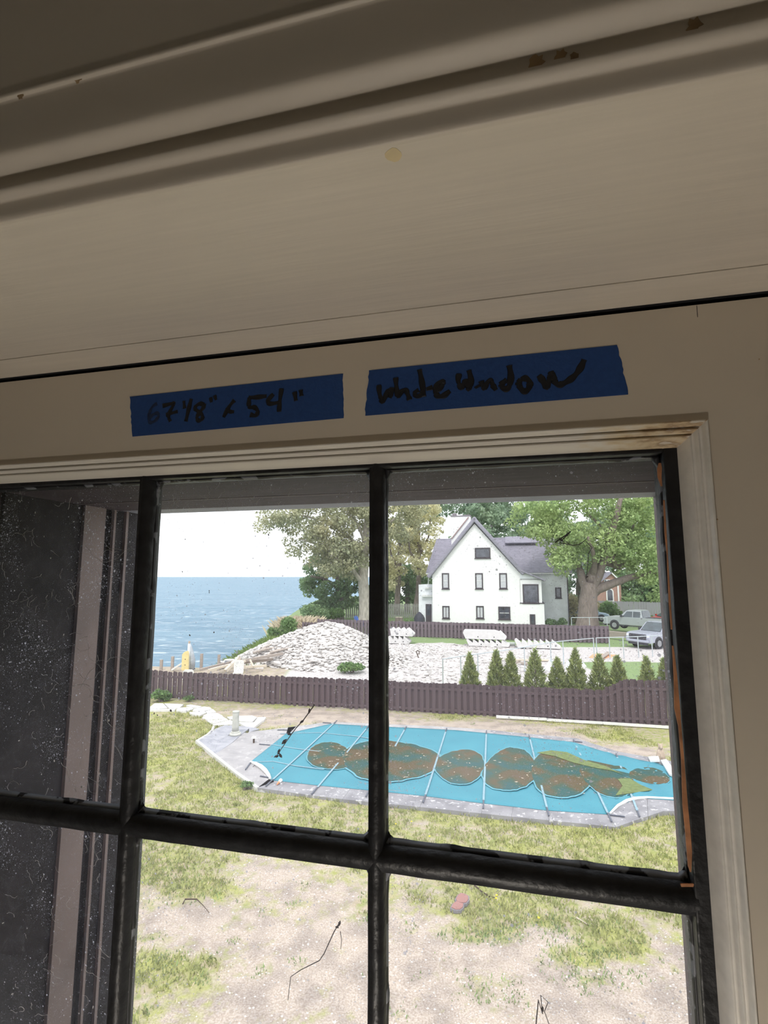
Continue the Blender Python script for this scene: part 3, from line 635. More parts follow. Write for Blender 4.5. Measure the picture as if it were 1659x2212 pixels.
for x,y,z in scatter(2600, lambda x,y: yard_grass(x,y) < .45, (-6,7), (5.5,13)):
    s = rng.uniform(.006,.022); pb.add([(x-s,y,z),(x,y-s*.8,z),(x+s,y,z),(x,y+s*.7,z),(x,y,z+s*.7)],[(0,1,4),(1,2,4),(2,3,4),(3,0,4)])
tag(pb.build('yard_pebbles',M['pebble']), 'loose pale pebbles scattered over the sandy yard', 'pebbles', None, 'stuff')
# dandelions and two fallen sticks
M['yellow'] = mat('dandelion_yellow', (.85,.6,.03), .7, .1, 40)
for i,(x,y) in enumerate(((902,1893),(988,1904),(1072,1950),(1073,1943),(1164,1994),(889,1780),(928,1812),(935,1832),(855,1785))):
    g = G(x,y); t = thing('dandelion', 'tiny yellow dandelion flower in the lawn', 'flower', (g.x,g.y,yz(g.x,g.y)), 0, 'dandelions in the lawn')
    MB().lathe([(.004,.07),(.019,.075),(.02,.082),(.008,.09)],10).build('flower_head',M['yellow'],t); MB().tube([(0,0,0),(.004,0,.04),(0,0,.072)],.003,5).build('stem',M['weed'],t)
M['stick'] = mat('pale_stick', (.55,.48,.40), .9, .2, 20)
for lab,pts in (('pale fallen stick right of the weed patch',[(1245,1985),(1258,1993),(1272,2001)]),('thin dark fallen branch right of the red paver',[(1025,1915),(1040,1928),(1055,1938),(1070,1942)]),('curved dark twig lying on the left lawn patch',[(395,1955),(400,1945),(425,1945),(440,1960),(452,1975)])):
    P = [G(a,b)+Vector((0,0,.02)) for a,b in pts]; o = MB().tube(P,[.014,.012,.010,.006,.005][:len(P)],6).build('stick',M['stick'] if 'pale' in lab else M['twig']); tag(o,lab,'stick')
# red paver of two lobes with a grey rim
M['redpav'] = mat('red_paver', (.33,.17,.15), .9, .12, 30); M['greyrim'] = mat('grey_concrete_rim', (.22,.21,.23), .9, .15, 30)
t = thing('stepping_stone', 'red two-lobed stepping stone with a grey rim on the lawn', 'paver', G(993,1955))
def lobe(cx,cy): 
    return [(cx+.16*math.cos(a)*(1+.06*math.cos(3*a)), cy+.15*math.sin(a)) for a in [2*math.pi*k/18 for k in range(18)]]
o0 = G(993,1955)
def px_poly(L,o=o0): return [tuple((G(a,b)-o)[:2]) for a,b in L]
A = px_poly([(985,1949),(990,1941),(996,1937),(1004,1939),(1011,1943),(1012,1950),(1007,1957),(998,1958),(988,1956)]); B_ = px_poly([(975,1968),(979,1960),(986,1955),(994,1958),(1001,1960),(1000,1967),(994,1972),(984,1972)])
def grow(P,s):
    cx = sum(p[0] for p in P)/len(P); cy = sum(p[1] for p in P)/len(P); return [(cx+(a-cx)*s,cy+(b-cy)*s) for a,b in P]
for P in (A,B_):
    MB().prism(grow(P,1.2),0,.05).build('rim',M['greyrim'],t); MB().prism(P,.03,.062).build('lobe',M['redpav'],t)

# ================================================================== pool: deck slabs, cover, puddles, straps
def concrete(name, a, b, c):
    m, nt, out = newmat(name); p = N(nt,'ShaderNodeBsdfPrincipled'); p.inputs['Roughness'].default_value = .9; p.inputs['Specular IOR Level'].default_value = .2
    n1 = noise_node(nt, 2.2, 6, None); n2 = noise_node(nt, 9, 5)
    r = rampn(nt, n1.outputs[0], [(.35,a),(.6,b)]); r2 = rampn(nt, n2.outputs[0], [(.60,(0,0,0)),(.64,(1,1,1))])
    mx = N(nt,'ShaderNodeMix'); mx.data_type='RGBA'; nt.links.new(r2.outputs[0], mx.inputs[0]); nt.links.new(r.outputs[0], mx.inputs[6]); mx.inputs[7].default_value = (*c,1)
    nt.links.new(mx.outputs[2], p.inputs['Base Color']); nt.links.new(p.outputs[0], out.inputs[0]); return m
M['deck'] = concrete('weathered_grey_concrete', (.22,.215,.23), (.31,.305,.32), (.50,.49,.50)); M['decklight'] = concrete('pale_concrete', (.32,.31,.315), (.40,.385,.385), (.48,.465,.46))
M['edge'] = mat('pale_slab_edge', (.58,.57,.55), .9, .1, 8)
deck = thing('pool_deck', None, None); tag(deck, 'grey concrete pool deck of cast slabs', None, None, 'structure')
def deckslab(L, m='deck', z=.05, nm='deck_slab'):
    P = [tuple(G(a,b,0)[:2]) for a,b in L]; ar = sum(P[i-1][0]*P[i][1]-P[i][0]*P[i-1][1] for i in range(len(P)))
    if ar < 0: P = P[::-1]
    return MB().prism(grow(P,.995),-.1,z).build(nm, M[m], deck)
deckslab(DECK_PX,'decklight',.022,'deck_bed')
# front strip, between cover edge (inner) and lawn (outer)
inn = [(590,1680),(622,1690),(692,1696),(760,1704),(840,1710),(920,1719),(1047,1735),(1110,1742),(1181,1750),(1310,1760)]
outp = [(556,1706),(600,1712),(668,1722),(740,1731),(830,1740),(907,1748),(1040,1762),(1105,1769),(1186,1777),(1331,1792)]
for i in range(len(inn)-1): deckslab([inn[i],inn[i+1],outp[i+1],outp[i]])
deckslab([(1310,1760),(1335,1738),(1371,1722),(1398,1722),(1400,1768),(1331,1792)]); deckslab([(1398,1722),(1460,1726),(1560,1735),(1560,1780),(1460,1757),(1433,1757),(1400,1768)])
deckslab([(462,1634),(538,1584),(622,1574),(640,1572),(615,1598),(545,1660),(590,1688),(592,1694),(556,1706),(500,1665)],'decklight'); 
deckslab([(622,1574),(698,1564),(735,1563),(735,1577),(700,1577),(640,1592),(615,1598)],'decklight')
tp = [(735,1563),(800,1566),(880,1569),(965,1573),(1060,1580),(1140,1588),(1246,1598),(1335,1627),(1442,1646),(1540,1668)]; ti = [(735,1578),(800,1582),(880,1586),(965,1590),(1060,1596),(1140,1606),(1240,1616),(1325,1646),(1424,1666),(1520,1700)]
for i in range(len(tp)-1): deckslab([tp[i],tp[i+1],ti[i+1],ti[i]],'decklight' if i < 4 else 'deck')
# patio left of the deck: slate flags within a pale kerb, and a white lip along the lawn
M['slate'] = mat('blue_grey_slate', (.31,.32,.36), .85, .14, 4, col2=(.42,.42,.45)); M['limestone'] = mat('white_flagstone', (.66,.65,.64), .9, .08, 6)
for L in ([(425,1603),(448,1590),(470,1605),(462,1634)],[(448,1590),(462,1578),(484,1569),(505,1580),(492,1592),(470,1605)],[(484,1569),(513,1570),(538,1576),(520,1590),(505,1580)],[(470,1605),(492,1592),(520,1590),(500,1608),(462,1634)],[(513,1570),(545,1573),(560,1577),(538,1584),(538,1576)]): deckslab(L,'slate',.04,'slate_flag')
for L in (((425,1603),(462,1634)),((462,1634),(510,1673)),((510,1673),(556,1706))):
    a,b = G(*L[0]),G(*L[1]); o = MB().bar(a+Vector((0,0,.0)),b+Vector((0,0,.0)),.09,.13).build('kerb',M['edge'],deck)
pth = [G(425,1603),G(447,1590),G(458,1580),G(461,1572)]
MB().tube([p+Vector((0,0,.02)) for p in pth],.05,6).build('kerb',M['edge'],deck)
# flagstone path
path = thing('stone_path', 'curved path of white flagstones leading to the pool patio', 'path')
stones = [[(322,1530),(334,1521),(352,1521),(362,1531),(340,1534)],[(354,1521),(397,1523),(388,1531),(366,1532)],[(322,1532),(340,1535),(380,1533),(378,1536),(322,1536)],[(384,1531),(412,1529),(418,1533),(402,1538),(380,1537)],[(402,1525),(412,1524),(436,1528),(428,1531),(414,1530)],
 [(418,1534),(440,1528),(455,1530),(458,1534),(440,1538),(415,1538)],[(408,1540),(442,1538),(446,1541),(432,1547),(412,1544)],[(444,1539),(460,1534),(467,1540),(448,1543)],[(438,1548),(448,1543),(470,1542),(482,1548),(450,1551)],[(436,1551),(448,1551),(480,1549),(489,1554),(448,1558)],
 [(446,1559),(490,1554),(494,1557),(456,1566)],[(458,1567),(496,1557),(505,1560),(502,1567),(462,1569)],[(490,1551),(503,1549),(506,1556),(497,1556)],[(514,1549),(545,1548),(556,1552),(545,1562),(515,1560)],[(557,1551),(575,1551),(570,1558),(548,1563)],[(514,1562),(543,1563),(566,1560),(547,1575),(532,1573)],[(296,1522),(318,1519),(322,1528),(300,1531)],[(270,1520),(294,1518),(298,1530),(272,1532)]]
for L in stones:
    P = [tuple(G(a,b,0)[:2]) for a,b in L]; ar = sum(P[i-1][0]*P[i][1]-P[i][0]*P[i-1][1] for i in range(len(P)))
    if ar < 0: P = P[::-1]
    MB().prism(grow(P,.97),-.05,.035+random.uniform(0,.015)).build('flagstone',M['limestone'],path)
# the cover
def covermat():
    m, nt, out = newmat('teal_pool_cover'); p = N(nt,'ShaderNodeBsdfPrincipled'); p.inputs['Roughness'].default_value = .55
    n1 = noise_node(nt, 1.2, 5); n2 = noise_node(nt, 90, 2)
    r = rampn(nt, n1.outputs[0], [(.3,(.032,.215,.285)),(.7,(.045,.255,.325))]); nt.links.new(r.outputs[0], p.inputs['Base Color'])
    b = N(nt,'ShaderNodeBump'); b.inputs['Strength'].default_value = .15; nt.links.new(n2.outputs[0], b.inputs['Height']); nt.links.new(b.outputs[0], p.inputs['Normal']); nt.links.new(p.outputs[0], out.inputs[0]); return m
M['cover'] = covermat()
cov = thing('pool_cover', 'teal mesh safety cover stretched over the long swimming pool', 'pool cover')
PUD = [((714,1638),(50,29),0),((842,1648),(100,46),0),((994,1661),(50,39),0),((1102,1668),(57,46),0),((1210,1679),(66,47),.45),((1312,1686),(62,36),.5),((1404,1682),(44,17),.2)]
def pud_w(x,y):
    # how deep the cover sags here
    s = 0
    for c,rx,ry in PUDW:
        q = ((x-c.x)/rx)**2+((y-c.y)/ry)**2; s = max(s, math.exp(-q*.9))
    return s
PUDW = []
for (cx,cy),(rx,ry),sk in PUD:
    c = G(cx,cy); PUDW.append((c,(G(cx+rx,cy)-c).length,abs(G(cx,cy-ry).y-G(cx,cy+ry).y)/2))
bm = bmesh.new(); vv = [bm.verts.new((*G(a,b,0)[:2],.062)) for a,b in COVER_PX]; bm.faces.new(vv); bmesh.ops.triangulate(bm,faces=bm.faces[:])
for k in range(5): bmesh.ops.subdivide_edges(bm,edges=[e for e in bm.edges if e.calc_length() > .35],cuts=1); bmesh.ops.triangulate(bm,faces=bm.faces[:])
for v in bm.verts:
    if not v.is_boundary:
        x,y = v.co.x,v.co.y; v.co.z -= .05*pud_w(x,y)
        if x > 5.2: v.co.z += .05*abs(math.sin(x*4+y*6+2*noise.noise(Vector((x,y,0)))))*min(1,(x-5.2))
for f in bm.faces: f.smooth = True
me = bpy.data.meshes.new('cover_sheet'); bm.normal_update()
if sum(f.normal.z for f in bm.faces) < 0: bmesh.ops.reverse_faces(bm,faces=bm.faces[:])
bm.to_mesh(me); bm.free(); sheet = link('cover_sheet',me,M['cover'],cov); 
sm = sheet.modifiers.new('solid','SOLIDIFY'); sm.thickness = .01; sm.offset = -1
def pudmat():
    m, nt, out = newmat('stagnant_leaf_water'); p = N(nt,'ShaderNodeBsdfPrincipled'); p.inputs['Roughness'].default_value = .25; p.inputs['Specular IOR Level'].default_value = .12
    n1 = noise_node(nt, 1.0, 7); n2 = noise_node(nt, 9, 6, (1,.6,1))
    r = rampn(nt, n1.outputs[0], [(.40,(.012,.075,.075)),(.48,(.030,.070,.045)),(.56,(.085,.060,.022)),(.72,(.10,.062,.034))])
    r2 = rampn(nt, n2.outputs[0], [(.60,(0,0,0)),(.68,(.6,.6,.6))]); mx = N(nt,'ShaderNodeMix'); mx.data_type='RGBA'; nt.links.new(r2.outputs[0],mx.inputs[0]); nt.links.new(r.outputs[0],mx.inputs[6]); mx.inputs[7].default_value=(.14,.10,.07,1)
    nt.links.new(mx.outputs[2],p.inputs['Base Color']); nt.links.new(p.outputs[0],out.inputs[0]); return m
M['puddle'] = pudmat(); M['algae'] = mat('green_algae', (.14,.18,.065), .9, .25, 9); M['foam'] = mat('dried_silt_rim', (.12,.33,.40), .8, .12, 12)
PLAB = ['leftmost small puddle of leaf-brown water on the pool cover','widest puddle of brown-green water behind the middle sash bar','third puddle from the left, round and dark green','fourth puddle from the left, teal with a brown edge','big olive-brown puddle with algae at its upper edge','brown puddle with a green algae tail at the right','narrow brown puddle at the far right end of the cover']
for i,((cx,cy),(rx,ry),sk) in enumerate(PUD):
    rr = random.Random(i); P = []
    for k in range(48):
        a = 2*math.pi*k/48; q = 1+.06*math.sin(2*a+i)+.05*math.sin(3*a+2*i)+.025*rr.uniform(-1,1)
        P.append((cx+rx*q*math.cos(a), cy+ry*q*math.sin(a)+sk*rx*math.cos(a)*.45))
    o = G(cx,cy); Pw = [tuple((G(a,b)-o)[:2]) for a,b in P][::-1]
    t = thing('puddle', PLAB[i], 'puddle', (o.x,o.y,.058+.0015*i), 0, 'puddles on the pool cover')
    MB().prism(grow(Pw,1.045),0,.004).build('silt_rim',M['foam'],t); MB().prism(Pw,.004,.012).build('water',M['puddle'],t)
for lab,L in (('green algae film along the upper edge of the olive puddle',[(1160,1632),(1190,1627),(1225,1631),(1262,1648),(1310,1662),(1345,1680),(1325,1672),(1280,1664),(1240,1654),(1200,1640)]),('green algae film with a pointed tail at the puddle end',[(1335,1690),(1360,1688),(1385,1703),(1412,1714),(1370,1720),(1330,1726),(1345,1705)])):
    o = G(*L[0]); P = [tuple((G(a,b)-o)[:2]) for a,b in L][::-1]
    tag(MB().prism(P,0,.006).build('algae_film',M['algae'],None,False,(o.x,o.y,.082)),lab,'algae')
M['leafbit'] = mat('pale_leaf_litter', (.5,.42,.33), .9, .3, 20, island=.4)
lb = MB()
for i in range(240):
    c,rx,ry = PUDW[random.choice((0,0,1,1,2,3,4,5,6))]; a = random.uniform(0,6.28); q = random.uniform(.2,1.0)**.5
    x,y = c.x+rx*.85*q*math.cos(a), c.y+ry*.85*q*math.sin(a); s = random.uniform(.02,.06); b = random.uniform(0,3)
    lb.add([(x-s*math.cos(b),y-s*math.sin(b),.083),(x+s*.4*math.sin(b),y-s*.4*math.cos(b),.074),(x+s*math.cos(b),y+s*math.sin(b),.076),(x-s*.4*math.sin(b),y+s*.4*math.cos(b),.074)],[(0,1,2,3)])
tag(lb.build('leaf_litter',M['leafbit']),'small pale dead leaves floating in the puddles','leaves',None,'stuff')
M['strap'] = mat('grey_blue_strap', (.24,.36,.42), .7, .15, 20); M['strapdark'] = mat('dark_strap_end', (.10,.11,.14), .6, .2, 20)
ST_ = [((728,1561),(574,1705)),((797,1572),(673,1723)),((878,1574),(790,1728)),((965,1578),(914,1741)),((1051,1583),(1044,1754)),((1143,1594),(1186,1770)),((1239,1603),(1322,1783)),((1331,1634),(1382,1772))]
for a,b in ST_:
    A,B_ = G(*a),G(*b); P = []
    for i in range(15):
        p = A.lerp(B_,i/14); s = pud_w(p.x,p.y) if 1 < i < 13 else 0; P.append(p+Vector((0,0,.082-.022*s)))
    s_ = MB()
    for i in range(1,13): s_.bar(P[i],P[i+1],.05,.006)
    s_.build('strap',M['strap'],cov)
    for i,j in ((0,1),(13,14)): MB().bar(P[i],P[j],.035,.02).build('strap_end',M['strapdark'],cov)
for L in ([(605,1589),(690,1587),(770,1595),(800,1600)],[(585,1613),(640,1622),(690,1628)],[(548,1651),(590,1650),(640,1660),(700,1667)]):
    P = [G(a,b)+Vector((0,0,.07)) for a,b in L]; s_ = MB()
    for i in range(len(P)-1): s_.bar(P[i],P[i+1],.04,.006)
    s_.build('strap',M['strap'],cov)
for L in (((530,1668),(543,1650)),((560,1612),(583,1614)),((585,1686),(562,1682)),((599,1581),(620,1581)),((697,1565),(715,1566)),((1239,1606),(1258,1608)),((1317,1767),(1350,1771)),((1400,1580+46),(1340,1570+49))):
    a,b = G(*L[0]),G(*L[1])
    if L[0][0] == 1400: continue
    MB().bar(a+Vector((0,0,.07)),b+Vector((0,0,.07)),.035,.02).build('strap_end',M['strapdark'],cov)
M['white'] = mat('white_plastic', (.72,.72,.70), .5, .06, 10)
lip = MB().tube([G(a,b)+Vector((0,0,.07)) for a,b in ((541,1651),(552,1655),(563,1661),(573,1670),(580,1680),(584,1688))],[.03,.05,.06,.06,.05,.03],8).build('coping_lip',M['white'],deck)
lip = MB().tube([G(a,b)+Vector((0,0,.07)) for a,b in ((1318,1764),(1335,1747),(1355,1736),(1375,1731),(1398,1729),(1460,1732))],[.02,.03,.04,.04,.03,.03],8).build('coping_lip',M['white'],deck)
# bits by the pool
g = G(508,1590); t = thing('stone_pedestal','weathered stone column pedestal standing on the slate patio','pedestal',(g.x,g.y,.04))
M['stone'] = mat('weathered_limestone', (.50,.50,.45), .9, .15, 7)
h = .80
MB().lathe([(.19,0),(.2,.03),(.19,.07),(.15,.085)],20).build('base',M['stone'],t,True); MB().lathe([(.135,.08),(.15,.10),(.135,.13)],20).build('torus_moulding',M['stone'],t,True); MB().lathe([(.115,.13),(.118,.3),(.108,h-.06),(.112,h-.04),(.122,h-.03),(.122,h)],20).build('shaft',M['stone'],t,True)
g = G(548,1608); t = thing('path_light','small white-capped path light on the pool deck','lamp',(g.x,g.y,.05))
MB().lathe([(.03,0),(.035,.14)],10).build('post',M['twig'],t); MB().lathe([(.02,.14),(.08,.15),(.07,.19),(.02,.21)],12).build('cap',M['white'],t)
g = G(598,1702); M['orange'] = mat('orange_plastic', (.75,.28,.12), .6, .1, 20)
t = thing('marker_cone','small orange and white toppled cone on the pool deck','cone',(g.x,g.y,.05), 1.4); MB().lathe([(.012,0),(.03,.14)],10,(0,0,.035),'x').build('tip',M['orange'],t); MB().lathe([(.03,.14),(.05,.28)],10,(0,0,.035),'x').build('base_band',M['white'],t)
for lab,L in (('long white board lying on the right end of the cover',[(1428,1652),(1440,1650),(1453,1668),(1455,1686),(1446,1682)]),('short white slab at the upper right cover edge',[(1401,1644),(1423,1643),(1426,1653),(1405,1653)])):
    o = G(*L[0]); P = [tuple((G(a,b)-o)[:2]) for a,b in L][::-1]; tag(MB().prism(P,0,.05).build('white_slab',M['white'],None,False,(o.x,o.y,.085)),lab,'slab')
M['tan'] = mat('tan_stone', (.45,.36,.28), .9, .2, 20)
g = G(1428,1642); t = thing('garden_statue','small tan sitting animal statue behind the pool end','statue',(g.x,g.y,.02),-1.8)
b_ = MB().lathe([(.1,0),(.13,.05),(.12,.15),(.09,.26),(.05,.33)],12).build('body',M['tan'],t,True); MB().lathe([(.02,.30),(.065,.34),(.07,.40),(.04,.45),(.01,.46)],12,(.03,0,0)).build('head',M['tan'],t,True); MB().tube([(.08,0,.37),(.13,0,.36)],[.04,.03],8).build('muzzle',M['tan'],t,True)
for s in (-.05,.05): MB().tube([(.1,s,0),(.09,s,.2)],[.03,.025],6).build('foreleg',M['tan'],t); MB().tube([(.02,s,.43),(.01,s*1.2,.49)],[.02,.006],5).build('ear',M['tan'],t)

# ================================================================== fences
M['fence'] = mat('brown_fence_paint', (.092,.064,.070), .85, .16, 5, (1,1,.3))
M['fence2'] = mat('faded_brown_fence_paint', (.155,.120,.140), .85, .16, 4, (1,1,.3))
def fence(label, A, B_, hf, step, bw, name, m, rails=(.2,.8), dog=.03, side=1, two=True, post=True, off=.034):
    d_ = (B_-A); L = Vector((d_.x,d_.y,0)).length; rz = math.atan2(d_.y,d_.x)
    t = thing(name,label,'fence',(A.x,A.y,0),rz)
    def pk():
        me = bpy.data.meshes.new('picket'); mb = MB().prism([(-bw/2,0),(bw/2,0),(bw/2,1-dog),(bw/2-dog,1),(-bw/2+dog,1),(-bw/2,1-dog)],-.01,.01,'y'); me.from_pydata(mb.v,[],mb.f); me.update(); me.materials.append(m); return me
    me = pk(); n = int(L/step); rr = random.Random(5)
    for i in range(n+1):
        for back in ((0,1) if two else (0,)):
            s = i*step + back*step/2
            if s > L: continue
            o = bpy.data.objects.new('picket',me); C.objects.link(o); o.parent = t
            o.location = (s+rr.uniform(-.008,.008), (off if back else -off)*side, .03+rr.uniform(-.02,.02)); o.scale = (1,1,hf(s)+rr.uniform(-.02,.02)); o.rotation_euler = (0,rr.uniform(-.008,.008),0)
    k = 6; 
    for q in rails:
        xs_ = np.linspace(0,L,60); mb = MB()
        for i in range(59): mb.bar((xs_[i],0,q*hf(xs_[i])),(xs_[i+1],0,q*hf(xs_[i+1])),.07,.09)
        mb.build('rail',m,t)
    if post:
        for s in np.arange(0,L,2.5): MB().box(s-.05,s+.05,-.03,.03,0,hf(s)-.1).build('post',m,t)
    return t
ext = fd; A = FN0 - ext*4.5; B_ = FN1 + ext*3
s1 = (G(1305,1560)-A).dot(ext); s2 = (G(1352,1563)-A).dot(ext)
fence('brown shadowbox picket fence behind the pool, stepping up on the right', A, B_, lambda s: float(np.interp(s,[0,s1,s2],[1.18,1.18,1.62])), .25, .144, 'picket_fence', M['fence'], (.14,.82))
FA, FB = G(655,1368), G(1316,1390); FA = Vector((FA.x,FA.y,0))
ff = fence('faded brown picket fence between the gravel lot and white house', FA, FB, lambda s: float(np.interp(s,[0,1.4,1.5],[1.05,1.05,1.38])), .34, .2, 'picket_fence', M['fence2'], (.12,.55,.86), off=.08)
# white edging along the foot of the near fence
for i,(a,b) in enumerate((((1072,1549),(1180,1555)),((1180,1556),(1300,1563)),((1300,1563),(1470,1574)))):
    A,B_ = G(*a),G(*b); o = MB().bar(A+Vector((-.03,-.14,.06)),B_+Vector((-.03,-.14,.06)),.05,.09).build('edging_board',M['white']); tag(o,['short white edging board at the fence foot, nearest the middle','white edging board at the fence foot, second of three','white edging board under the raised end of the fence'][i],'edging',"edging boards at the fence foot")
# galvanised fence frame on the lot
M['galv'] = mat('galvanised_steel', (.50,.55,.58), .4, .1, 20, metal=.4)
def pipe_fence(label, pts, h):
    P = [G(*p) for p in pts]; t = thing('pipe_fence',label,'fence',P[0]); o = P[0]
    for i,p in enumerate(P): MB().tube([p-o,p-o+Vector((0,0,h[i]))],.035,8).build('post',M['galv'],t)
    for i in range(len(P)-1): MB().tube([P[i]-o+Vector((0,0,h[i]-.02)),P[i+1]-o+Vector((0,0,h[i+1]-.02))],.028,8).build('top_rail',M['galv'],t)
    return t
pipe_fence('galvanised pipe fence frame running behind the conifers', [(957,1482),(996,1474),(1033,1467),(1080,1459),(1134,1450),(1191,1441),(1218,1437),(1284,1424)], [1.35,1.35,1.35,1.35,1.4,1.5,1.5,1.4])
pipe_fence('galvanised pipe fence frame in front of the silver pickup', [(1290,1424),(1318,1423),(1348,1422),(1380,1420),(1410,1418),(1450,1416),(1500,1413)], [1.42]*7)
pipe_fence('galvanised pipe railing at the oak trunk foot', [(1236,1375),(1275,1375),(1313,1374)], [1.75]*3)

# ================================================================== rubble pile, stair flights, lumber on the lot
M['rubble'] = mat('broken_white_concrete', (.54,.515,.495), .95, .12, 5, island=.28)
pc = Vector((-3.9,36.2,0))
def mound(x,y):
    dx,dy = (x-pc.x)/5.6, (y-pc.y)/5.2; q = math.hypot(dx,dy); a = math.atan2(dy,dx); q *= 1+.08*math.sin(3*a+1)+.05*math.sin(5*a)
    return max(-.2, 2.35*(1-q**1.35))
rb = MB(); n = 46
xs = np.linspace(-6.5,6.5,n); V = [(pc.x+a,pc.y+b,mound(pc.x+a,pc.y+b)+.05*noise.noise(Vector((a*2,b*2,0)))-.06) for b in xs for a in xs]
rb.add(V,[(j*n+i,j*n+i+1,(j+1)*n+i+1,(j+1)*n+i) for j in range(n-1) for i in range(n-1)])
rr = random.Random(2)
for i in range(5200):
    x = pc.x+rr.uniform(-6,6); y = pc.y+rr.uniform(-5.8,4)
    z = mound(x,y)
    if z < -.1: continue
    s = rr.uniform(.07,.2); rb.rock((x,y,z),s*rr.uniform(.8,1.6),s,s*rr.uniform(.25,.6),rr)
tag(rb.build('rubble_pile',M['rubble']),'large mound of white broken concrete rubble behind the fence','rubble pile',None,'stuff')
rb = MB()
for i in range(2600):
    x = rr.uniform(-.5,12); y = rr.uniform(26.5,43)
    if rr.random() < (x-2)/14: continue
    s = rr.uniform(.05,.15)*(1.3 if x < 4 and y < 32 else 1); rb.rock((x,y,fz(x,y)+.02),s*1.3,s,s*.5,rr)
tag(rb.build('scattered_rubble',M['rubble']),'loose stones and concrete bits strewn over the gravel lot','rubble',None,'stuff')
SL = ['largest slab of concrete on top of the rubble mound','tilted concrete slab at the left foot of the mound','flat slab near the mound\'s right flank','grey slab low on the front of the mound','slab wedged high on the left slope of the mound','broken slab beside the driftwood at the mound edge']
for i,(px,py,Y,s) in enumerate(((735,1362,35.4,.34),(600,1440,32.4,.3),(790,1420,33.5,.32),(680,1440,31.6,.3),(655,1385,34.8,.28),(560,1443,31.8,.3))):
    p = at(px,py,Y); o = MB().prism([(-s,-.6*s),(.6*s,-.8*s),(s,.3*s),(.2*s,.8*s),(-.9*s,.5*s)],-.05,.06).build('concrete_slab',M['rubble']); o.location = (p.x,p.y,mound(p.x,p.y)+.1); o.rotation_euler = (rr.uniform(.2,.5),rr.uniform(-.3,.3),rr.uniform(0,6)); tag(o,SL[i],'slab')
M['precast'] = mat('white_precast_concrete', (.62,.61,.60), .85, .08, 4)
def flight(label, a, b, Y, hpx, teeth, flat=False, base=None):
    A,B_ = at(a[0],a[1],Y),at(b[0],b[1],Y-.24*abs(at(b[0],b[1],Y).x-at(a[0],a[1],Y).x)); L = (B_-A).length; H = hpx*Y/1100
    t = thing('stair_flight',label,'stairs',(A.x,A.y,(.04 if base is None else base)),math.atan2(B_.y-A.y,B_.x-A.x),'precast stair flights by the far fence')
    pts = [(0.15*L*.3,0)]; st = L*.86/teeth
    P = [(.06*L,0)]
    P += [(.97*L,0),(L,.25*H)]
    if flat: P += [(.86*L,.98*H),(.83*L,.85*H),(.74*L,H),(.02*L,H),(0,.72*H)]
    else:
        for i in range(teeth,0,-1):
            x0 = .02*L+(i-1)*L*.92/teeth; P += [(x0+L*.92/teeth*1.0,.45*H),(x0+.12*L/teeth,H)]
        P += [(0,.9*H)]
    MB().prism(P,0,1.15,'y').build('flight',M['precast'],t)
    for q in (.35,.72): MB().lathe([(.045,-.004),(.045,.02)],10,(q*L,0,.28*H),'y').build('lifting_hole',M['gap'],t)
    return t
flight('white precast stair flight on top of the stack left of the lot',(842,1374),(892,1374),43.4,16,4,False,.62)
flight('white precast stair flight under another, left end of the lot',(838,1388),(884,1389),43.2,15,4)
flight('flat-topped white precast stair flight on top of the middle stack',(1000,1377),(1094,1378),41.8,17,6,True,.58)
flight('white sawtooth stair flight under the flat-topped one',(1007,1390),(1101,1391),41.7,14,7)
flight('white sawtooth stair flight lying alone right of the stacks',(1112,1393),(1212,1394),40.7,16,7)
# the stacks rest on timber bearers
M['lumber'] = mat('grey_lumber', (.36,.31,.27), .9, .25, 6, (1,8,8)); M['palelum'] = mat('pale_new_lumber', (.62,.55,.45), .9, .15, 6, (1,8,8)); M['pipe_green'] = mat('grey_green_pipe', (.42,.46,.42), .6, .1, 8)
def beam(name,label,a,b,m,wd=.12,ht=.12,za=.06,zb=.06,group=None):
    A,B_ = G(*a),G(*b); o = MB().bar(A+Vector((0,0,za)),B_+Vector((0,0,zb)),wd,ht).build(name,M[m]); return tag(o,label,name.split('_')[-1],group)
o = MB().tube([G(1079,1394)+Vector((0,0,.14)),G(1113,1395)+Vector((0,0,.14))],.14,12).build('drain_pipe',M['pipe_green']); tag(o,'grey-green pipe lying at the right end of the middle stair stack','pipe')
beam('timber_beam','long pale timber lying on the gravel behind the conifers',(1112,1427),(1188,1428),'palelum',.3,.1)
beam('timber_beam','brown timber on the gravel in front of the long pale one',(1115,1433),(1145,1437),'lumber',.25,.12)
beam('timber_beam','short grey timber on the gravel by the middle sash bar',(842,1427),(875,1427),'lumber',.2,.14)
M['sheet'] = mat('white_plastic_sheet', (.60,.64,.68), .5, .1, 4); M['oply'] = mat('orange_plywood', (.68,.36,.20), .8, .15, 6)
def mesh_sheet(label,L,h,m,name,cat):
    o = G(*L[0]); P = [tuple((G(a,b)-o)[:2]) for a,b in L]; c = (sum(p[0] for p in P)/len(P),sum(p[1] for p in P)/len(P)); mb = MB(); n_ = len(P)
    mb.add([(x,y,0) for x,y in P]+[(c[0]+(x-c[0])*.55,c[1]+(y-c[1])*.55,h*(.7+.5*math.sin(i*2.1))) for i,(x,y) in enumerate(P)]+[(c[0],c[1],h)],[(i,(i+1)%n_,n_+(i+1)%n_,n_+i) for i in range(n_)]+[(n_+i,n_+(i+1)%n_,2*n_) for i in range(n_)])
    return tag(mb.build(name,M[m],None,True,(o.x,o.y,fz(o.x,o.y)+.02)),label,cat)
mesh_sheet('crumpled white plastic sheet on the lot left of the pipe post',[(1172,1448),(1185,1434),(1200,1428),(1212,1432),(1208,1446),(1190,1452)],.35,'sheet','plastic_sheet','sheet')
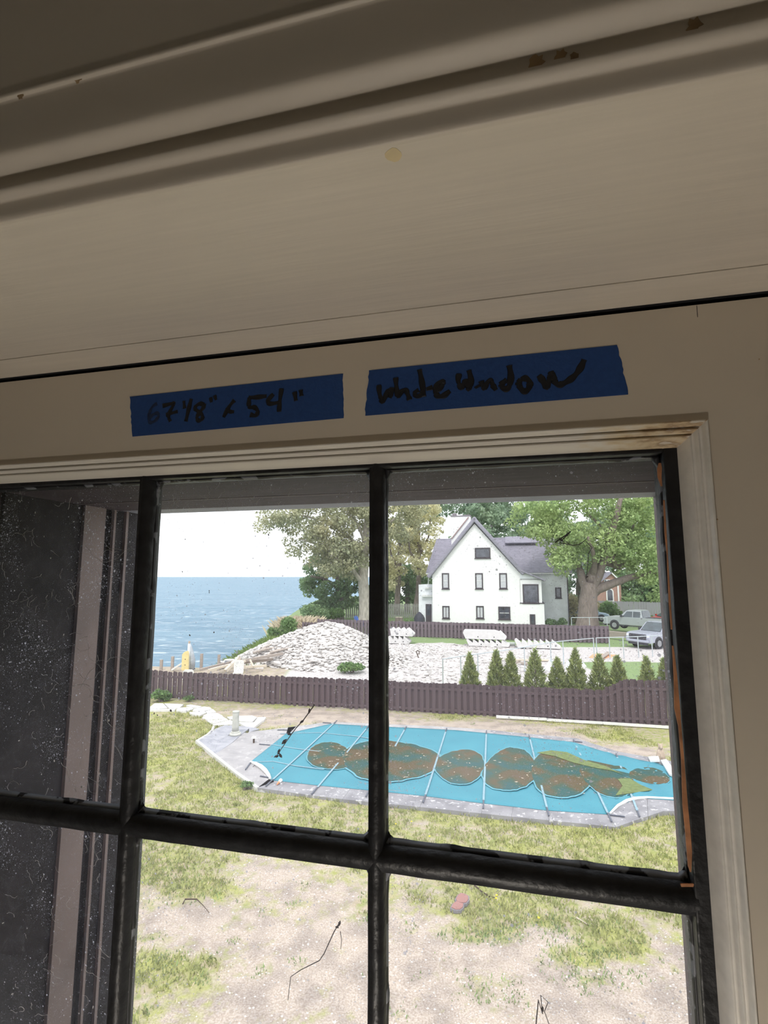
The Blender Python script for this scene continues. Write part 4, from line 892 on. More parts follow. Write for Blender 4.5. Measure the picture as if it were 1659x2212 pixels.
mesh_sheet('crumpled white plastic sheet on the lot right of the pipe post',[(1220,1444),(1222,1430),(1240,1427),(1262,1432),(1268,1440),(1245,1446)],.3,'sheet','plastic_sheet','sheet')
mesh_sheet('orange-brown plywood sheet lying by the pipe fence end',[(1272,1420),(1280,1412),(1310,1412),(1330,1414),(1322,1421),(1290,1423)],.06,'oply','plywood_sheet','plywood')
beam('timber_beam','grey board leaning against the orange plywood sheet',(1296,1424),(1316,1415),'lumber',.3,.06,.05,.2)
P = [at(x,y,33.2) for x,y in ((904,1421),(901,1412),(899,1408),(902,1405),(906,1408),(905,1413))]; tag(MB().tube(P,.035,6).build('steel_hook',M['twig']),'dark bent steel hook sticking out of the gravel','hook')
# shore end: lumber, tubs, upright boards, posts
P0 = lambda px,py,Y: at(px,py,Y)
LB = [((432,1447,29.6),(520,1425,31.2),'lumber',.16,'lowest grey beam of the shore lumber pile'),((450,1448,29.2),(530,1428,30.8),'palelum',.14,'pale long beam of the shore lumber pile'),((500,1432,30.6),(610,1412,33),'lumber',.18,'long grey beam running up to the rubble mound'),((455,1446,29.6),(560,1420,32),'lumber',.14,'middle grey beam of the shore lumber pile'),
      ((487,1449,29.2),(517,1420,30),'palelum',.2,'pale plank leaning steeply across the lumber pile'),((540,1425,30.6),(547,1440,30.4),'palelum',.09,'short pale stake poking out of the lumber pile'),((530,1441,30.2),(575,1438,31),'palelum',.16,'pale plank lying at the left foot of the mound'),((515,1432,31),(590,1424,33),'lumber',.2,'dark weathered beam under the driftwood')]
for a,b,m,wd,lab in LB: tag(MB().bar(P0(*a),P0(*b),wd,wd*.8).build('timber_beam',M[m]),lab,'beam','shore lumber pile')
M['drift'] = mat('driftwood', (.40,.35,.31), .95, .3, 4, (3,1,1), island=.25)
for i in range(16):
    a = (random.uniform(545,590),random.uniform(1408,1428)); b = (a[0]+random.uniform(25,60),a[1]-random.uniform(8,22)); Y = random.uniform(33,36)
    tag(MB().tube([P0(*a,Y),P0((a[0]+b[0])/2,(a[1]+b[1])/2-2,Y+.3),P0(*b,Y+.8)],[.09,.08,.04],6).build('driftwood_log',M['drift']),'weathered driftwood log heaped on the bank left of the mound','log','driftwood logs on the bank')
for i,(px,yt,yb) in enumerate(((347,1425,1462),(371,1418,1462),(434,1412,1455),(472,1414,1450))):
    A,B_ = P0(px,yb,31.3),P0(px,yt,31.3); tag(MB().bar((A.x,A.y,-.3),(A.x,A.y,B_.z),.14,.14).build('mooring_post',M['lumber']),['leftmost weathered post at the lake edge','second post from the left, beside the yellow board','third post from the left, right of the grey kayak','rightmost post at the lake edge, by the plastic tubs'][i],'post','posts along the lake edge')
M['yel'] = mat('pale_yellow_plastic', (.72,.60,.28), .6, .1, 8); M['gk'] = mat('grey_kayak_plastic', (.38,.42,.46), .5, .2, 6); M['sand'] = mat('sandy_shore', (.42,.34,.26), .95, .2, 3)
p = P0(400,1444,30.5); t = thing('yellow_board','pale yellow board standing upright at the lake edge','board',(p.x,p.y,0.12))
MB().prism([(-.2,0),(.2,0),(.17,.95),(.12,1.1),(-.06,1.05),(-.2,.9)],-.05,.05,'y').build('panel',M['yel'],t)
for z in (.3,.62): MB().lathe([(.03,-.056),(.03,-.05)],8,(0,0,z),'y').build('hole',M['twig'],t)
p = P0(411,1443,30.9); t = thing('grey_kayak','grey and white kayak stood on end beside the yellow board','kayak',(p.x,p.y,.12))
MB().tube([(.1,0,0),(.08,0,.5),(-.04,.02,1.1),(-.12,.05,1.5)],[.16,.2,.14,.04],10).build('hull',M['gk'],t,True); MB().tube([(-.06,-.1,.0),(-.06,-.1,.5),(-.1,-.06,1.05),(-.15,-.02,1.45)],[.09,.11,.09,.05],8).build('deck_panel',M['white'],t,True); MB().tube([(-.15,0,1.46),(-.12,.02,1.6)],[.05,.06],8).build('tip',M['tan'],t); MB().tube([(.1,0,.02),(.3,-.05,.02)],[.1,.03],8).build('skeg',M['strapdark'],t)
def pchair(label,px,py,Y,h):
    p = P0(px,py,Y); t = thing('plastic_chair',label,'chair',(p.x,p.y,.0),random.uniform(-.3,.3))
    MB().prism([(-.25,.40),(.25,.40),(.27,h-.1),(.18,h),(-.18,h),(-.27,h-.1)],.2,.24,'y').build('backrest',M['white'],t); MB().box(-.25,.25,-.22,.22,.38,.42).build('seat',M['white'],t)
    for sx in (-.22,.22):
        for sy in (-.2,.2): MB().box(sx-.025,sx+.025,sy-.025,sy+.025,0,.4).build('leg',M['white'],t)
pchair('white plastic chair back showing above the fence near the lumber',515,1440,28.2,1.02)
pchair('white plastic chair below the yellow board behind the fence',405,1446,26.6,.80)
o = MB().bar(Vector((P0(372,1438,31).x,31,.05)),P0(391,1434,31),.2,.1).build('white_plank',M['white']); tag(o,'white plank leaning left of the yellow board','plank')
M['tub'] = mat('blue_grey_tub', (.36,.42,.52), .5, .1, 8)
for px,py,lab in ((481,1440,'blue-grey plastic tub, the lower of two by the lumber'),(495,1436,'blue-grey plastic tub, the higher of two by the lumber')):
    p = P0(px,py,31.8); t = thing('plastic_tub',lab,'tub',(p.x,p.y,p.z-.02)); mb = MB(); mb.lathe([(.2,0),(.26,.3),(.23,.3),(.18,.05)],14).build('bin',M['tub'],t,True); MB().lathe([(.25,.29),(.3,.3),(.3,.33),(.25,.33)],14).build('rim',M['white'],t)
# grassy bank, reeds, shore bushes
bp = []
for i in range(2600):
    y = rng.uniform(33,60); x = xbank(y)+rng.uniform(-1.2,3.2)
    if mound(x,y) > .1: continue
    bp.append((x,y,fz(x,y)))
M['bankgrass'] = mat('bank_grass', (.20,.29,.08), .8, .25, 1, island=.35, transl=.3)
tufts('bank_grass','green grass and weeds along the lake bank',bp,M['bankgrass'],.15,.42,7,.2,.02)
bp = [(xb_,yb_,fz(xb_,yb_)) for xb_,yb_ in [(rng.normal()*.9-8.7,53+rng.normal()*.7) for i in range(260)]]
tufts('dry_reeds','tall tan dry reeds on the bank left of the far fence',bp,M['straw'],.8,1.6,6,.15,.02)

# ================================================================== foliage tools
def leafquads(n, blobs, size, flat=.3):
    W_ = np.array([b[3]*b[4]*b[5]**.5 for b in blobs]); W_ = W_/W_.sum(); idx = rng.choice(len(blobs),n,p=W_)
    Bc = np.array([b[:3] for b in blobs])[idx]; Br = np.array([b[3:6] for b in blobs])[idx]
    v = rng.normal(size=(n,3)); v /= np.linalg.norm(v,axis=1,keepdims=True); rad = (.35+.65*rng.random((n,1))**.5)*1.02
    c = Bc + v*rad*Br
    a = rng.normal(size=(n,3)); a /= np.linalg.norm(a,axis=1,keepdims=True); b = np.cross(a,rng.normal(size=(n,3))); b /= np.linalg.norm(b,axis=1,keepdims=True)
    s = size*rng.uniform(.6,1.3,(n,1))
    return np.stack([c-a*s*.5, c+b*s*.32+a*s*.08, c+a*s*.55, c-b*s*.32+a*s*.08],1)
def leafmat(name, c1, c2, tr=.35, sc=.35): return mat(name, c1, .8, .12, sc, None, 0, 0, c2, .3, .15, 3, tr)
M['lf_oak'] = leafmat('fresh_green_leaves',(.33,.46,.20),(.48,.58,.27),.42); M['lf_syc'] = leafmat('olive_young_leaves',(.36,.40,.26),(.52,.50,.32),.42); M['lf_dark'] = leafmat('dark_green_leaves',(.19,.31,.16),(.32,.43,.22),.42); M['lf_back'] = leafmat('blue_green_leaves',(.26,.38,.28),(.38,.48,.32),.45); M['lf_gold'] = leafmat('yellow_olive_leaves',(.66,.65,.42),(.76,.72,.48),.5); M['lf_arb'] = leafmat('arborvitae_foliage',(.24,.31,.14),(.42,.46,.20),.3,3.5); M['lf_bush'] = leafmat('bush_leaves',(.13,.25,.09),(.24,.35,.13)); M['lf_tan'] = leafmat('tan_weeping_leaves',(.38,.34,.20),(.44,.42,.24))
M['bark'] = mat('grey_brown_bark',(.20,.165,.145),.95,.3,3,(3,3,.5),bump=.6); M['bark_pale'] = mat('pale_sycamore_bark',(.38,.35,.30),.9,.3,2.5,(2,2,.7),bump=.3)
def wob(pts, k=.02):
    out = []
    for i in range(len(pts)-1):
        for s in range(4):
            p = pts[i].lerp(pts[i+1],s/4); out.append(p+Vector((noise.noise(p*.8),noise.noise(p*.8+Vector((9,0,0))),0))*k)
    return out+[pts[-1]]
def tree(label, name, Y, trunk, branches, blobs_px, n, size, leaf, bark, dz=1.0, group=None):
    base = at(trunk[0][0],trunk[0][1],Y); base.z = min(0.,base.z) if base.z < .5 else 0; t = thing(name,label,'tree',(base.x,base.y,0),0,group)
    def chain(L, yo=0): return [at(a,b,Y+yo*(i/max(1,len(L)-1)))-Vector((base.x,base.y,0)) for i,(a,b,r) in enumerate(L)], [r*Y/1100 for a,b,r in L]
    P,R_ = chain(trunk); P[0].z = -.2; Q = wob(P,.05); rr_ = np.interp(np.linspace(0,1,len(Q)),np.linspace(0,1,len(R_)),R_); MB().tube(Q,list(rr_),12).build('trunk',M[bark],t,True)
    for i,b in enumerate(branches):
        P,R_ = chain(b,((i*37)%7-3)*.9); Q = wob(P,.12); rr_ = np.interp(np.linspace(0,1,len(Q)),np.linspace(0,1,len(R_)),R_); MB().tube(Q,list(rr_),7).build('branch',M[bark],t,True)
    bl = []
    for cx,cy,rx,ry,cnt in blobs_px:                # ellipses of the crown filled with smaller clumps
        for k in range(cnt):
            a = rng.uniform(0,6.283); q = rng.random()**.5; px_,py_ = cx+rx*q*math.cos(a), cy+ry*q*math.sin(a); yy = Y+rng.uniform(-1,1)*dz*2.6
            p = at(px_,py_,yy)-Vector((base.x,base.y,0)); r = rng.uniform(.55,1.05)*dz; bl.append((p.x,p.y,max(p.z,.6),r*1.15,r,r*.75))
    o = fast_quads(leafquads(n,bl,size),'foliage',M[leaf],t); return t
# backdrop first
tree('blue-green tree behind the chimney of the white house','broadleaf_tree',84,[(1010,1340,6),(1012,1200,5),(1015,1100,3)],[],[(1000,1120,80,70,40),(1070,1110,60,80,30)],11000,.55,'lf_back','bark',1.7)
tree('blue-green tree behind the right wing of the white house','broadleaf_tree',88,[(1150,1340,6),(1150,1180,4)],[],[(1140,1120,70,70,34),(1180,1200,70,80,34)],11000,.55,'lf_back','bark',1.7)
tree('dark tree filling the gap right of the white house','broadleaf_tree',86,[(1250,1340,6),(1250,1200,4)],[],[(1255,1240,60,70,30),(1320,1180,80,90,40)],11000,.55,'lf_back','bark',1.7)
tree('dark green tree beyond the grey board fence at the right','broadleaf_tree',82,[(1390,1330,6),(1390,1240,4)],[],[(1385,1270,60,36,40),(1440,1220,50,90,34)],11000,.5,'lf_dark','bark',1.3)
tree('tall far tree at the right edge behind the oak','broadleaf_tree',95,[(1440,1340,7),(1440,1150,5)],[],[(1420,1130,90,80,40),(1500,1180,60,120,30)],10000,.6,'lf_back','bark',1.8)
tree('tall thin tree whose grey trunk stands right of the middle sash bar','broadleaf_tree',76,[(856,1330,6.5),(860,1270,5.5),(864,1200,4.5),(862,1110,3)],[[(862,1240,3),(845,1200,2),(838,1160,1)],[(864,1200,3),(885,1160,2),(892,1120,1)]],[(860,1150,40,70,34),(845,1240,26,50,16)],6000,.42,'lf_gold','bark',1.2)
tree('tall thin tree left of the white house with a leaning grey trunk','broadleaf_tree',74,[(896,1325,6.5),(903,1280,5.5),(906,1220,4.5),(904,1110,3)],[[(905,1230,3),(885,1190,2),(880,1150,1)],[(906,1200,3),(925,1160,2),(930,1120,1)]],[(905,1140,44,66,40),(915,1210,24,40,10)],6400,.42,'lf_gold','bark',1.2)
tree('dark green tree behind the picket fences between the trunks','broadleaf_tree',82,[(880,1330,5),(880,1250,4)],[],[(880,1270,50,44,40),(830,1250,40,60,26)],9500,.45,'lf_dark','bark',1.2)
tree('dark green low tree on the bank at the lake side','broadleaf_tree',68,[(735,1340,9),(733,1290,8),(730,1240,6),(725,1180,3)],[[(732,1270,5),(700,1250,3),(672,1245,2)],[(732,1280,4),(755,1250,3),(770,1220,1)]],[(678,1265,24,28,24),(694,1222,34,26,24),(735,1195,46,30,24),(735,1235,44,44,44),(725,1290,40,34,40),(700,1315,34,16,24),(765,1270,28,44,30)],18000,.32,'lf_dark','bark',.75)
tree('large olive sycamore with a pale trunk beside the middle sash bar','sycamore_tree',60,[(786,1352,17),(789,1330,13),(787,1290,11.5),(784,1250,11),(788,1200,9),(792,1130,6),(795,1060,3)],
  [[(785,1262,6),(765,1235,4.5),(745,1215,3.5),(715,1200,2)],[(785,1235,6),(770,1215,5),(740,1200,4),(700,1180,3),(650,1165,1.5)],[(788,1205,5),(760,1165,4),(715,1130,3),(640,1110,1.5)],[(789,1190,5),(825,1140,4),(870,1110,2)],[(788,1170,4),(770,1130,3),(740,1095,2)],[(793,1140,4),(815,1100,3),(840,1070,2)]],
  [(760,1150,90,70,70),(680,1130,80,50,40),(610,1120,50,32,14),(720,1205,56,34,26),(850,1120,70,50,40),(800,1060,110,50,40),(660,1180,40,22,10),(770,1210,40,40,16)],26000,.34,'lf_syc','bark_pale',1.15)
tree('huge light green oak with a thick forked trunk right of the house','oak_tree',55,[(1268,1354,27),(1270,1335,21),(1270,1300,18.5),(1272,1275,17),(1279,1248,13),(1292,1218,9),(1304,1195,7)],
  [[(1276,1285,10),(1296,1232,9),(1310,1200,7),(1318,1160,8),(1330,1120,7),(1345,1070,4)],[(1274,1290,9),(1292,1272,11),(1320,1262,9),(1360,1248,7),(1400,1238,6),(1450,1225,4)],[(1268,1285,8),(1258,1255,9),(1250,1225,8),(1235,1190,5),(1215,1150,3)],[(1306,1215,7),(1340,1225,6),(1365,1212,4),(1390,1208,3)],[(1330,1225,5),(1325,1205,5),(1308,1185,4)],[(1330,1200,5),(1350,1175,4),(1370,1130,2)],[(1316,1170,5),(1290,1130,3),(1260,1100,2)],[(1280,1250,8),(1285,1210,5),(1270,1160,3)]],
  [(1190,1120,90,40,44),(1215,1170,50,30,26),(1290,1130,100,70,70),(1380,1140,80,70,60),(1395,1205,50,30,26),(1225,1215,34,22,14),(1430,1250,40,50,20),(1330,1060,140,40,50),(1290,1190,50,40,18),(1160,1145,30,16,10)],30000,.33,'lf_oak','bark',1.05)
# shrubs
def shrub(label, name, loc, blobs, n, size, leaf, group=None, stems=3):
    t = thing(name,label,'shrub',loc,0,group)
    for k in range(stems):
        a = k*2.1; b = blobs[k % len(blobs)]; MB().tube([(0.06*math.cos(a),.06*math.sin(a),-.05),(b[0]*.5,b[1]*.5,b[2]*.5),(b[0]*.9,b[1]*.9,b[2])],[.04,.03,.01],5).build('stem',M['bark'],t)
    fast_quads(leafquads(n,blobs,size),'foliage',M[leaf],t); return t
def shrub_px(label, name, px, py, Y, wpx, hpx, n, size, leaf):
    p = at(px,py,Y); wd = wpx*Y/1100; h = hpx*Y/1100; p.z = 0 if p.z < .6 else p.z
    B3 = [(rng.uniform(-.3,.3)*wd,rng.uniform(-.2,.2)*wd,h*rng.uniform(.25,.7),wd*.3,wd*.3,h*.28) for k in range(7)]
    return shrub(label,name,(p.x,p.y,p.z),B3,n,size,leaf)
shrub_px('green bush on the bank by the lake','shrub',615,1368,48,50,44,2600,.18,'lf_bush'); shrub_px('small green bush low on the bank beside the big one','shrub',590,1365,47,24,26,900,.16,'lf_bush')
shrub_px('dense green bush below the lakeside tree','shrub',676,1346,60,64,46,3200,.22,'lf_dark'); shrub_px('leafy bush right of the dense lakeside bush','shrub',716,1344,62,50,34,1800,.22,'lf_bush')
shrub_px('rounded green shrub at the wing wall, left of a pair','shrub',1190,1356,57,22,20,900,.2,'lf_dark'); shrub_px('rounded green shrub at the wing wall, right of a pair','shrub',1213,1358,56.5,24,22,900,.2,'lf_dark')
shrub_px('tan weeping shrub between the house and the oak','shrub',1243,1350,62,36,66,2200,.25,'lf_tan'); shrub_px('green shrub right of the oak trunk','shrub',1316,1345,64,44,50,2000,.25,'lf_bush'); shrub_px('leafy bush below the brick house','shrub',1304,1340,68,36,38,1500,.25,'lf_tan')
shrub_px('green clump on the left lawn at the fence foot','shrub',348,1516,23.6,34,26,900,.12,'lf_bush'); shrub_px('small weed clump at the fence foot right of the green clump','shrub',407,1512,23.7,22,12,260,.08,'lf_bush')
shrub_px('low green weeds on the right edge of the rubble mound','shrub',760,1462,30.3,60,24,1300,.14,'lf_bush'); shrub_px('green weeds left of the pale concrete by the deck corner','shrub',532,1694,14.2,26,12,350,.06,'lf_bush')
for i,(px,hp,lab) in enumerate(((1345,26,'first small conifer from the left before the grey board fence'),(1352+18,0,''),(1387,18,'second small conifer before the grey board fence'),(1408,16,'third small conifer before the grey board fence'))):
    if lab: shrub_px(lab,'shrub',px,1340,63,14,hp,500,.2,'lf_bush')
def conifer(label, px, ytop, Y, wpx):
    b = at(px,1495,Y); top = at(px,ytop,Y).z; t = thing('arborvitae',label,'conifer',(b.x,b.y,0),0,'young conifers behind the fence'); h = top; R0 = wpx*Y/1100/2
    MB().tube([(0,0,-.1),(0,0,h*.5),(0,0,h*.97)],[.05,.035,.006],6).build('trunk',M['bark'],t)
    n = 2600; z = h*(.04+.96*(1-rng.random(n)**.62)); r = R0*np.clip(1-(z/h),.02,1)**.8*(.6+.4*rng.random(n)**.5)*1.05; a = rng.uniform(0,6.283,n); r *= 1+.22*np.sin(a*5+z*9)+.12*np.sin(z*17+a*2)
    c = np.stack([r*np.cos(a),r*np.sin(a),z],1); out = np.stack([np.cos(a),np.sin(a),np.full(n,1.1)],1); out /= np.linalg.norm(out,axis=1,keepdims=True); out += rng.normal(size=(n,3))*.3
    sd = np.cross(out,rng.normal(size=(n,3))); sd /= np.linalg.norm(sd,axis=1,keepdims=True); s = .15*rng.uniform(.6,1.2,(n,1))
    fast_quads(np.stack([c-out*s*.3,c+sd*s*.22,c+out*s*.8,c-sd*s*.22],1),'foliage',M['lf_arb'],t)
ON = ['leftmost','second','third','fourth','fifth','sixth','seventh','eighth','ninth','rightmost']
for i,(px,yt,wp_) in enumerate(((1016,1410,40),(1074,1404,42),(1105,1408,44),(1158,1401,50),(1206,1420,46),(1246,1400,48),(1297,1412,50),(1337,1415,46),(1400,1418,40),(1437,1422,36))):
    conifer(('%s young green conifer in the row behind the fence' if i in (0,9) else '%s young conifer from the left behind the fence') % ON[i], px, yt, 24.6-.24*(i*.8)+.6, wp_)

# ================================================================== white house
M['stucco'] = mat('white_stucco',(.80,.80,.80),.9,.03,3); M['stucco2'] = mat('scuffed_shade_blue_stucco',(.74,.76,.80),.9,.10,1.2)  # second stucco has the wing's bluish shade mixed into its colour
M['shingle'] = mat('grey_shingles',(.27,.26,.315),.9,.16,2.2,(1,1,3),bump=.2); M['wframe'] = mat('dark_window_frame',(.06,.05,.06),.6,.2,10); M['curtain'] = mat('pale_window_blind',(.52,.53,.56),.8,.1,6); M['dglass'] = mat('dark_window_glass',(.07,.075,.095),.1,.5,2,spec=.8); M['gutter'] = mat('white_gutter',(.7,.7,.7),.5,.05,5); M['brickcap'] = mat('chimney_cap',(.22,.20,.22),.9,.2,4); M['redflash'] = mat('reddish_flashing',(.33,.22,.21),.9,.2,4)
HP0 = at(935,1352,58.6); HP0.z = 0
def HL(px,py,dep=0.):                              # house coordinates (s along the front, depth, height)
    d_ = ray(px,py); o = Vector((0,0,ZC))-HP0; nn = Vector((ST,CT,0)); uu = Vector((CT,-ST,0))
    t_ = (dep-o.dot(nn))/d_.dot(nn); q = o+d_*t_
    return (q.dot(uu), dep, q.z)
house = thing('house','white stucco gabled house with a grey shingle roof beyond the fences','house',tuple(HP0),-TH)
xr = HL(1125,1300)[0]; ze = HL(935,1240)[2]; zer = HL(1125,1238)[2]; ap = HL(1025,1131)
MB().prism([(0,-.2),(xr,-.2),(xr,zer),(ap[0],ap[2]),(0,ze)],0,9.5,'y').build('wall',M['stucco'],house)
WD = 4.2                                            # wing wall depth
wl = HL(945,1240,WD)[0]; wr = HL(1228,1300,WD)[0]; wz = HL(1180,1240,WD)[2]
MB().box(wl,wr,WD,WD+7,-.2,wz+.05).build('wing_wall',M['stucco2'],house)
# main roof, two thick slopes with a rolled edge
al = HL(1021,1121); le = HL(922,1245); re_ = HL(1131,1240); rb_ = HL(1179,1253)
RT = .42
def rslope(nm,a,b,y0,y1,th=RT): 
    o = MB().slab([(a[0],y0,a[2]),(b[0],y0,b[2]),(b[0],y1,b[2]),(a[0],y1,a[2])],th).build(nm,M['shingle'],house); return bevel(o,.12,3)
apx = (ap[0],0,al[2]+.25)
rslope('roof_slope',apx,(le[0],0,le[2]),-.45,9.6); rslope('roof_slope',apx,(re_[0]+.2,0,re_[2]+.1),-.45,9.6); rslope('bay_roof',(re_[0]-.3,0,re_[2]+.45),(rb_[0],0,rb_[2]),-.5,3.2,.18)
MB().prism([(xr,zer-.75),(rb_[0]-.15,zer-.75),(xr,zer+.25)],0,3.0,'y').build('bay_gable',M['stucco2'],house)
# wing roof
rd = WD+3.4; rzz = HL(1100,1161,rd)[2]; rl = HL(943,1161,rd)[0]; rr2 = HL(1226,1160,rd)[0]; el = HL(920,1237,WD-.4); er = HL(1236,1235,WD-.4)
for y_,y2 in ((WD-.4,rd),(WD+7.2,rd)):
    o = MB().slab([(el[0],y_,el[2]),(er[0],y_,el[2]),(rr2,y2,rzz),(rl,y2,rzz)],.2).build('wing_roof',M['shingle'],house)
MB().bar((el[0],WD-.45,el[2]-.12),(er[0],WD-.45,el[2]-.12),.12,.14).build('gutter',M['gutter'],house)
st_ = HL(1140,1183,WD+1.6); MB().slab([(xr-1.5,WD+2.2,rzz-.75),(HL(1162,1184,WD+1.4)[0],WD+2.2,rzz-.75),(HL(1162,1184,WD+1.4)[0],rd,rzz+.12),(xr-1.5,rd,rzz+.12)],.16).build('dormer_roof',M['shingle'],house)
MB().bar((wr-.02,WD-.05,-.1),(wr-.02,WD-.05,wz),.1,.1).build('downpipe',M['wframe'],house)
# chimney
ch0 = HL(975,1165,2.); ch1 = HL(1016,1115,2.); mb = MB().box(ch0[0],ch1[0],2.0,3.4,ch0[2]-1.6,ch1[2]).build('chimney',M['stucco'],house)
MB().box(ch0[0]-.06,ch1[0]+.06,1.94,3.46,ch1[2],ch1[2]+.12).build('cap',M['brickcap'],mb); MB().box(ch0[0]+.1,ch0[0]+.6,2.3,3.0,ch1[2]+.12,ch1[2]+.42).build('flue',M['brickcap'],mb); MB().box(ch1[0]-.8,ch1[0]-.1,2.3,3.0,ch1[2]+.12,ch1[2]+.22).build('flue',M['brickcap'],mb)
fl0 = HL(975,1164,1.9); fl1 = HL(1012,1117,1.9); MB().bar((fl0[0],1.9,fl0[2]),(fl1[0],1.9,fl1[2]),.08,.09).build('flashing',M['redflash'],house)
# bay with the big window and the lower box
b1 = HL(1127,1250); b2 = HL(1166,1304); MB().box(xr-.05,b2[0]+.25,-.0,2.6,b2[2],zer-.6).build('bay_wall',M['stucco'],house)
b3 = HL(1177,1350); MB().box(xr-.05,b3[0],-.05,3.0,-.2,b2[2]).build('bay_base',M['stucco'],house); MB().box(xr-.1,b3[0]+.05,-.12,3.05,b2[2],b2[2]+.09).build('bay_ledge',M['wframe'],house)
# windows: frame, blind or dark pane, glazing bar and sill
def hwin(x0,y0,x1,y1,dep=0.,glass='curtain',bars=0,rail=True):
    a = HL(x0,y1,dep); b = HL(x1,y0,dep); y = dep; fw = .13
    f = MB(); f.box(a[0],b[0],y-.07,y+.05,b[2]-fw,b[2]); f.box(a[0],b[0],y-.07,y+.05,a[2],a[2]+fw); f.box(a[0],a[0]+fw,y-.07,y+.05,a[2]+fw,b[2]-fw); f.box(b[0]-fw,b[0],y-.07,y+.05,a[2]+fw,b[2]-fw)
    w_ = f.build('window',M['wframe'],house); MB().box(a[0]+fw,b[0]-fw,y-.02,y+.04,a[2]+fw,b[2]-fw).build('window_pane',M[glass],w_); MB().box(a[0]-.06,b[0]+.06,y-.12,y+.03,a[2]-.08,a[2]).build('sill',M['wframe'],w_)
    zm = (a[2]+b[2])/2
    if rail: MB().box(a[0]+fw,b[0]-fw,y-.045,y,zm-.03,zm+.03).build('meeting_rail',M['gutter'],w_)
    for k in range(bars):
        xm = a[0]+(b[0]-a[0])*(k+1)/(bars+1); MB().box(xm-.03,xm+.03,y-.045,y,a[2]+fw,b[2]-fw).build('glazing_bar',M['wframe'],w_)
hwin(1026,1183,1059,1206,0,'dglass',0,False)
for x0,x1 in ((955,970),(1027,1043),(1079,1095)): hwin(x0,1238,x1,1272)
for x0,x1 in ((956,971),(1029,1045)): hwin(x0,1309,x1,1336,0,'curtain',1,False)
hwin(1077,1310.5,1102,1338,0,'dglass',1,True); hwin(1130,1262,1163,1303,0,'dglass',0,False); hwin(1145,1327,1156,1349.5,-.05,'dglass',0,False); hwin(1200,1269,1212,1292,WD,'dglass',0,False)
# low porch on the left with a door
p0 = HL(905,1346,1.5); p1 = HL(905,1263,1.5); MB().box(p0[0],0.05,1.5,6,-.2,p1[2]).build('porch_wall',M['stucco2'],house); q = HL(912,1287,1.3); MB().box(q[0],.02,1.2,1.5,q[2]-.12,q[2]+.12).build('porch_cornice',M['gutter'],house); q2 = HL(918,1270,1.3); MB().box(q2[0],.02,1.3,1.5,q2[2]-.1,q2[2]+.1).build('porch_cornice',M['gutter'],house)
d0 = HL(920,1347,1.45); d1 = HL(932,1305,1.45); dr = MB().box(d0[0],d1[0],1.4,1.5,0,d1[2]).build('door',M['wframe'],house); MB().box(d0[0]+.12,d1[0]-.12,1.38,1.4,d1[2]*.45,d1[2]-.15).build('door_glass',M['dglass'],dr)
q = HL(926,1250,.8); MB().tube([(-.25,.2,ze-.1),(-.5,.6,ze-.35),(-.6,.9,ze-.9),(-.6,.9,p1[2])],.05,6).build('downpipe',M['gutter'],house)

# ================================================================== things around the house
M['grill'] = mat('black_grill_cover',(.03,.032,.045),.6,.3,6)
g = at(906,1346,57.2); t = thing('covered_grill','black covered grill standing by the porch door','grill',(g.x,g.y,0)); MB().lathe([(.62,0),(.64,.5),(.62,.95),(.45,1.3),(.12,1.62),(.02,1.66)],14).build('cover',M['grill'],t,True); MB().lathe([(.65,.02),(.66,.08),(.63,.1)],14).build('hem',M['wframe'],t)
M['bluechair'] = mat('blue_plastic',(.05,.12,.42),.5,.12,6)
g = at(777,1333,58); t = thing('adirondack_chair','blue slatted garden chair beside the sycamore trunk','chair',(g.x,g.y,0),.9)
for k in range(5): MB().bar((-.24+.12*k,.25,.35),(-.28+.14*k,.62,1.15-.05*abs(k-2)),.1,.03).build('back_slat',M['bluechair'],t)
for k in range(4): MB().box(-.28,.28,-.28+.15*k,-.16+.15*k,.36-.03*k,.39-.03*k).build('seat_slat',M['bluechair'],t)
for s in (-1,1): MB().box(s*.36-.07,s*.36+.07,-.35,.45,.58,.61).build('arm',M['bluechair'],t); MB().box(s*.33-.03,s*.33+.03,-.3,-.2,0,.58).build('leg',M['bluechair'],t); MB().bar((s*.33,.5,0),(s*.33,.3,.58),.05,.06).build('leg',M['bluechair'],t)
M['greyfence'] = mat('weathered_grey_fence',(.42,.41,.38),.9,.2,4,(1,1,.3)); M['board'] = mat('grey_board_fence',(.27,.27,.29),.9,.2,4,(1,1,.3))
a = at(748,1327,70); b = at(914,1327,70); a.z = b.z = 0; fence('pale weathered picket fence behind the sycamore trunk',a,b,lambda s:1.85,.28,.2,'picket_fence',M['greyfence'],(.2,.85),.02,1,False)
a = at(1296,1345,72); b = at(1500,1345,66); a.z = b.z = 0; fence('tall grey board fence behind the parked pickups',a,b,lambda s:2.15,.3,.28,'board_fence',M['board'],(.2,.85),.02,1,False)
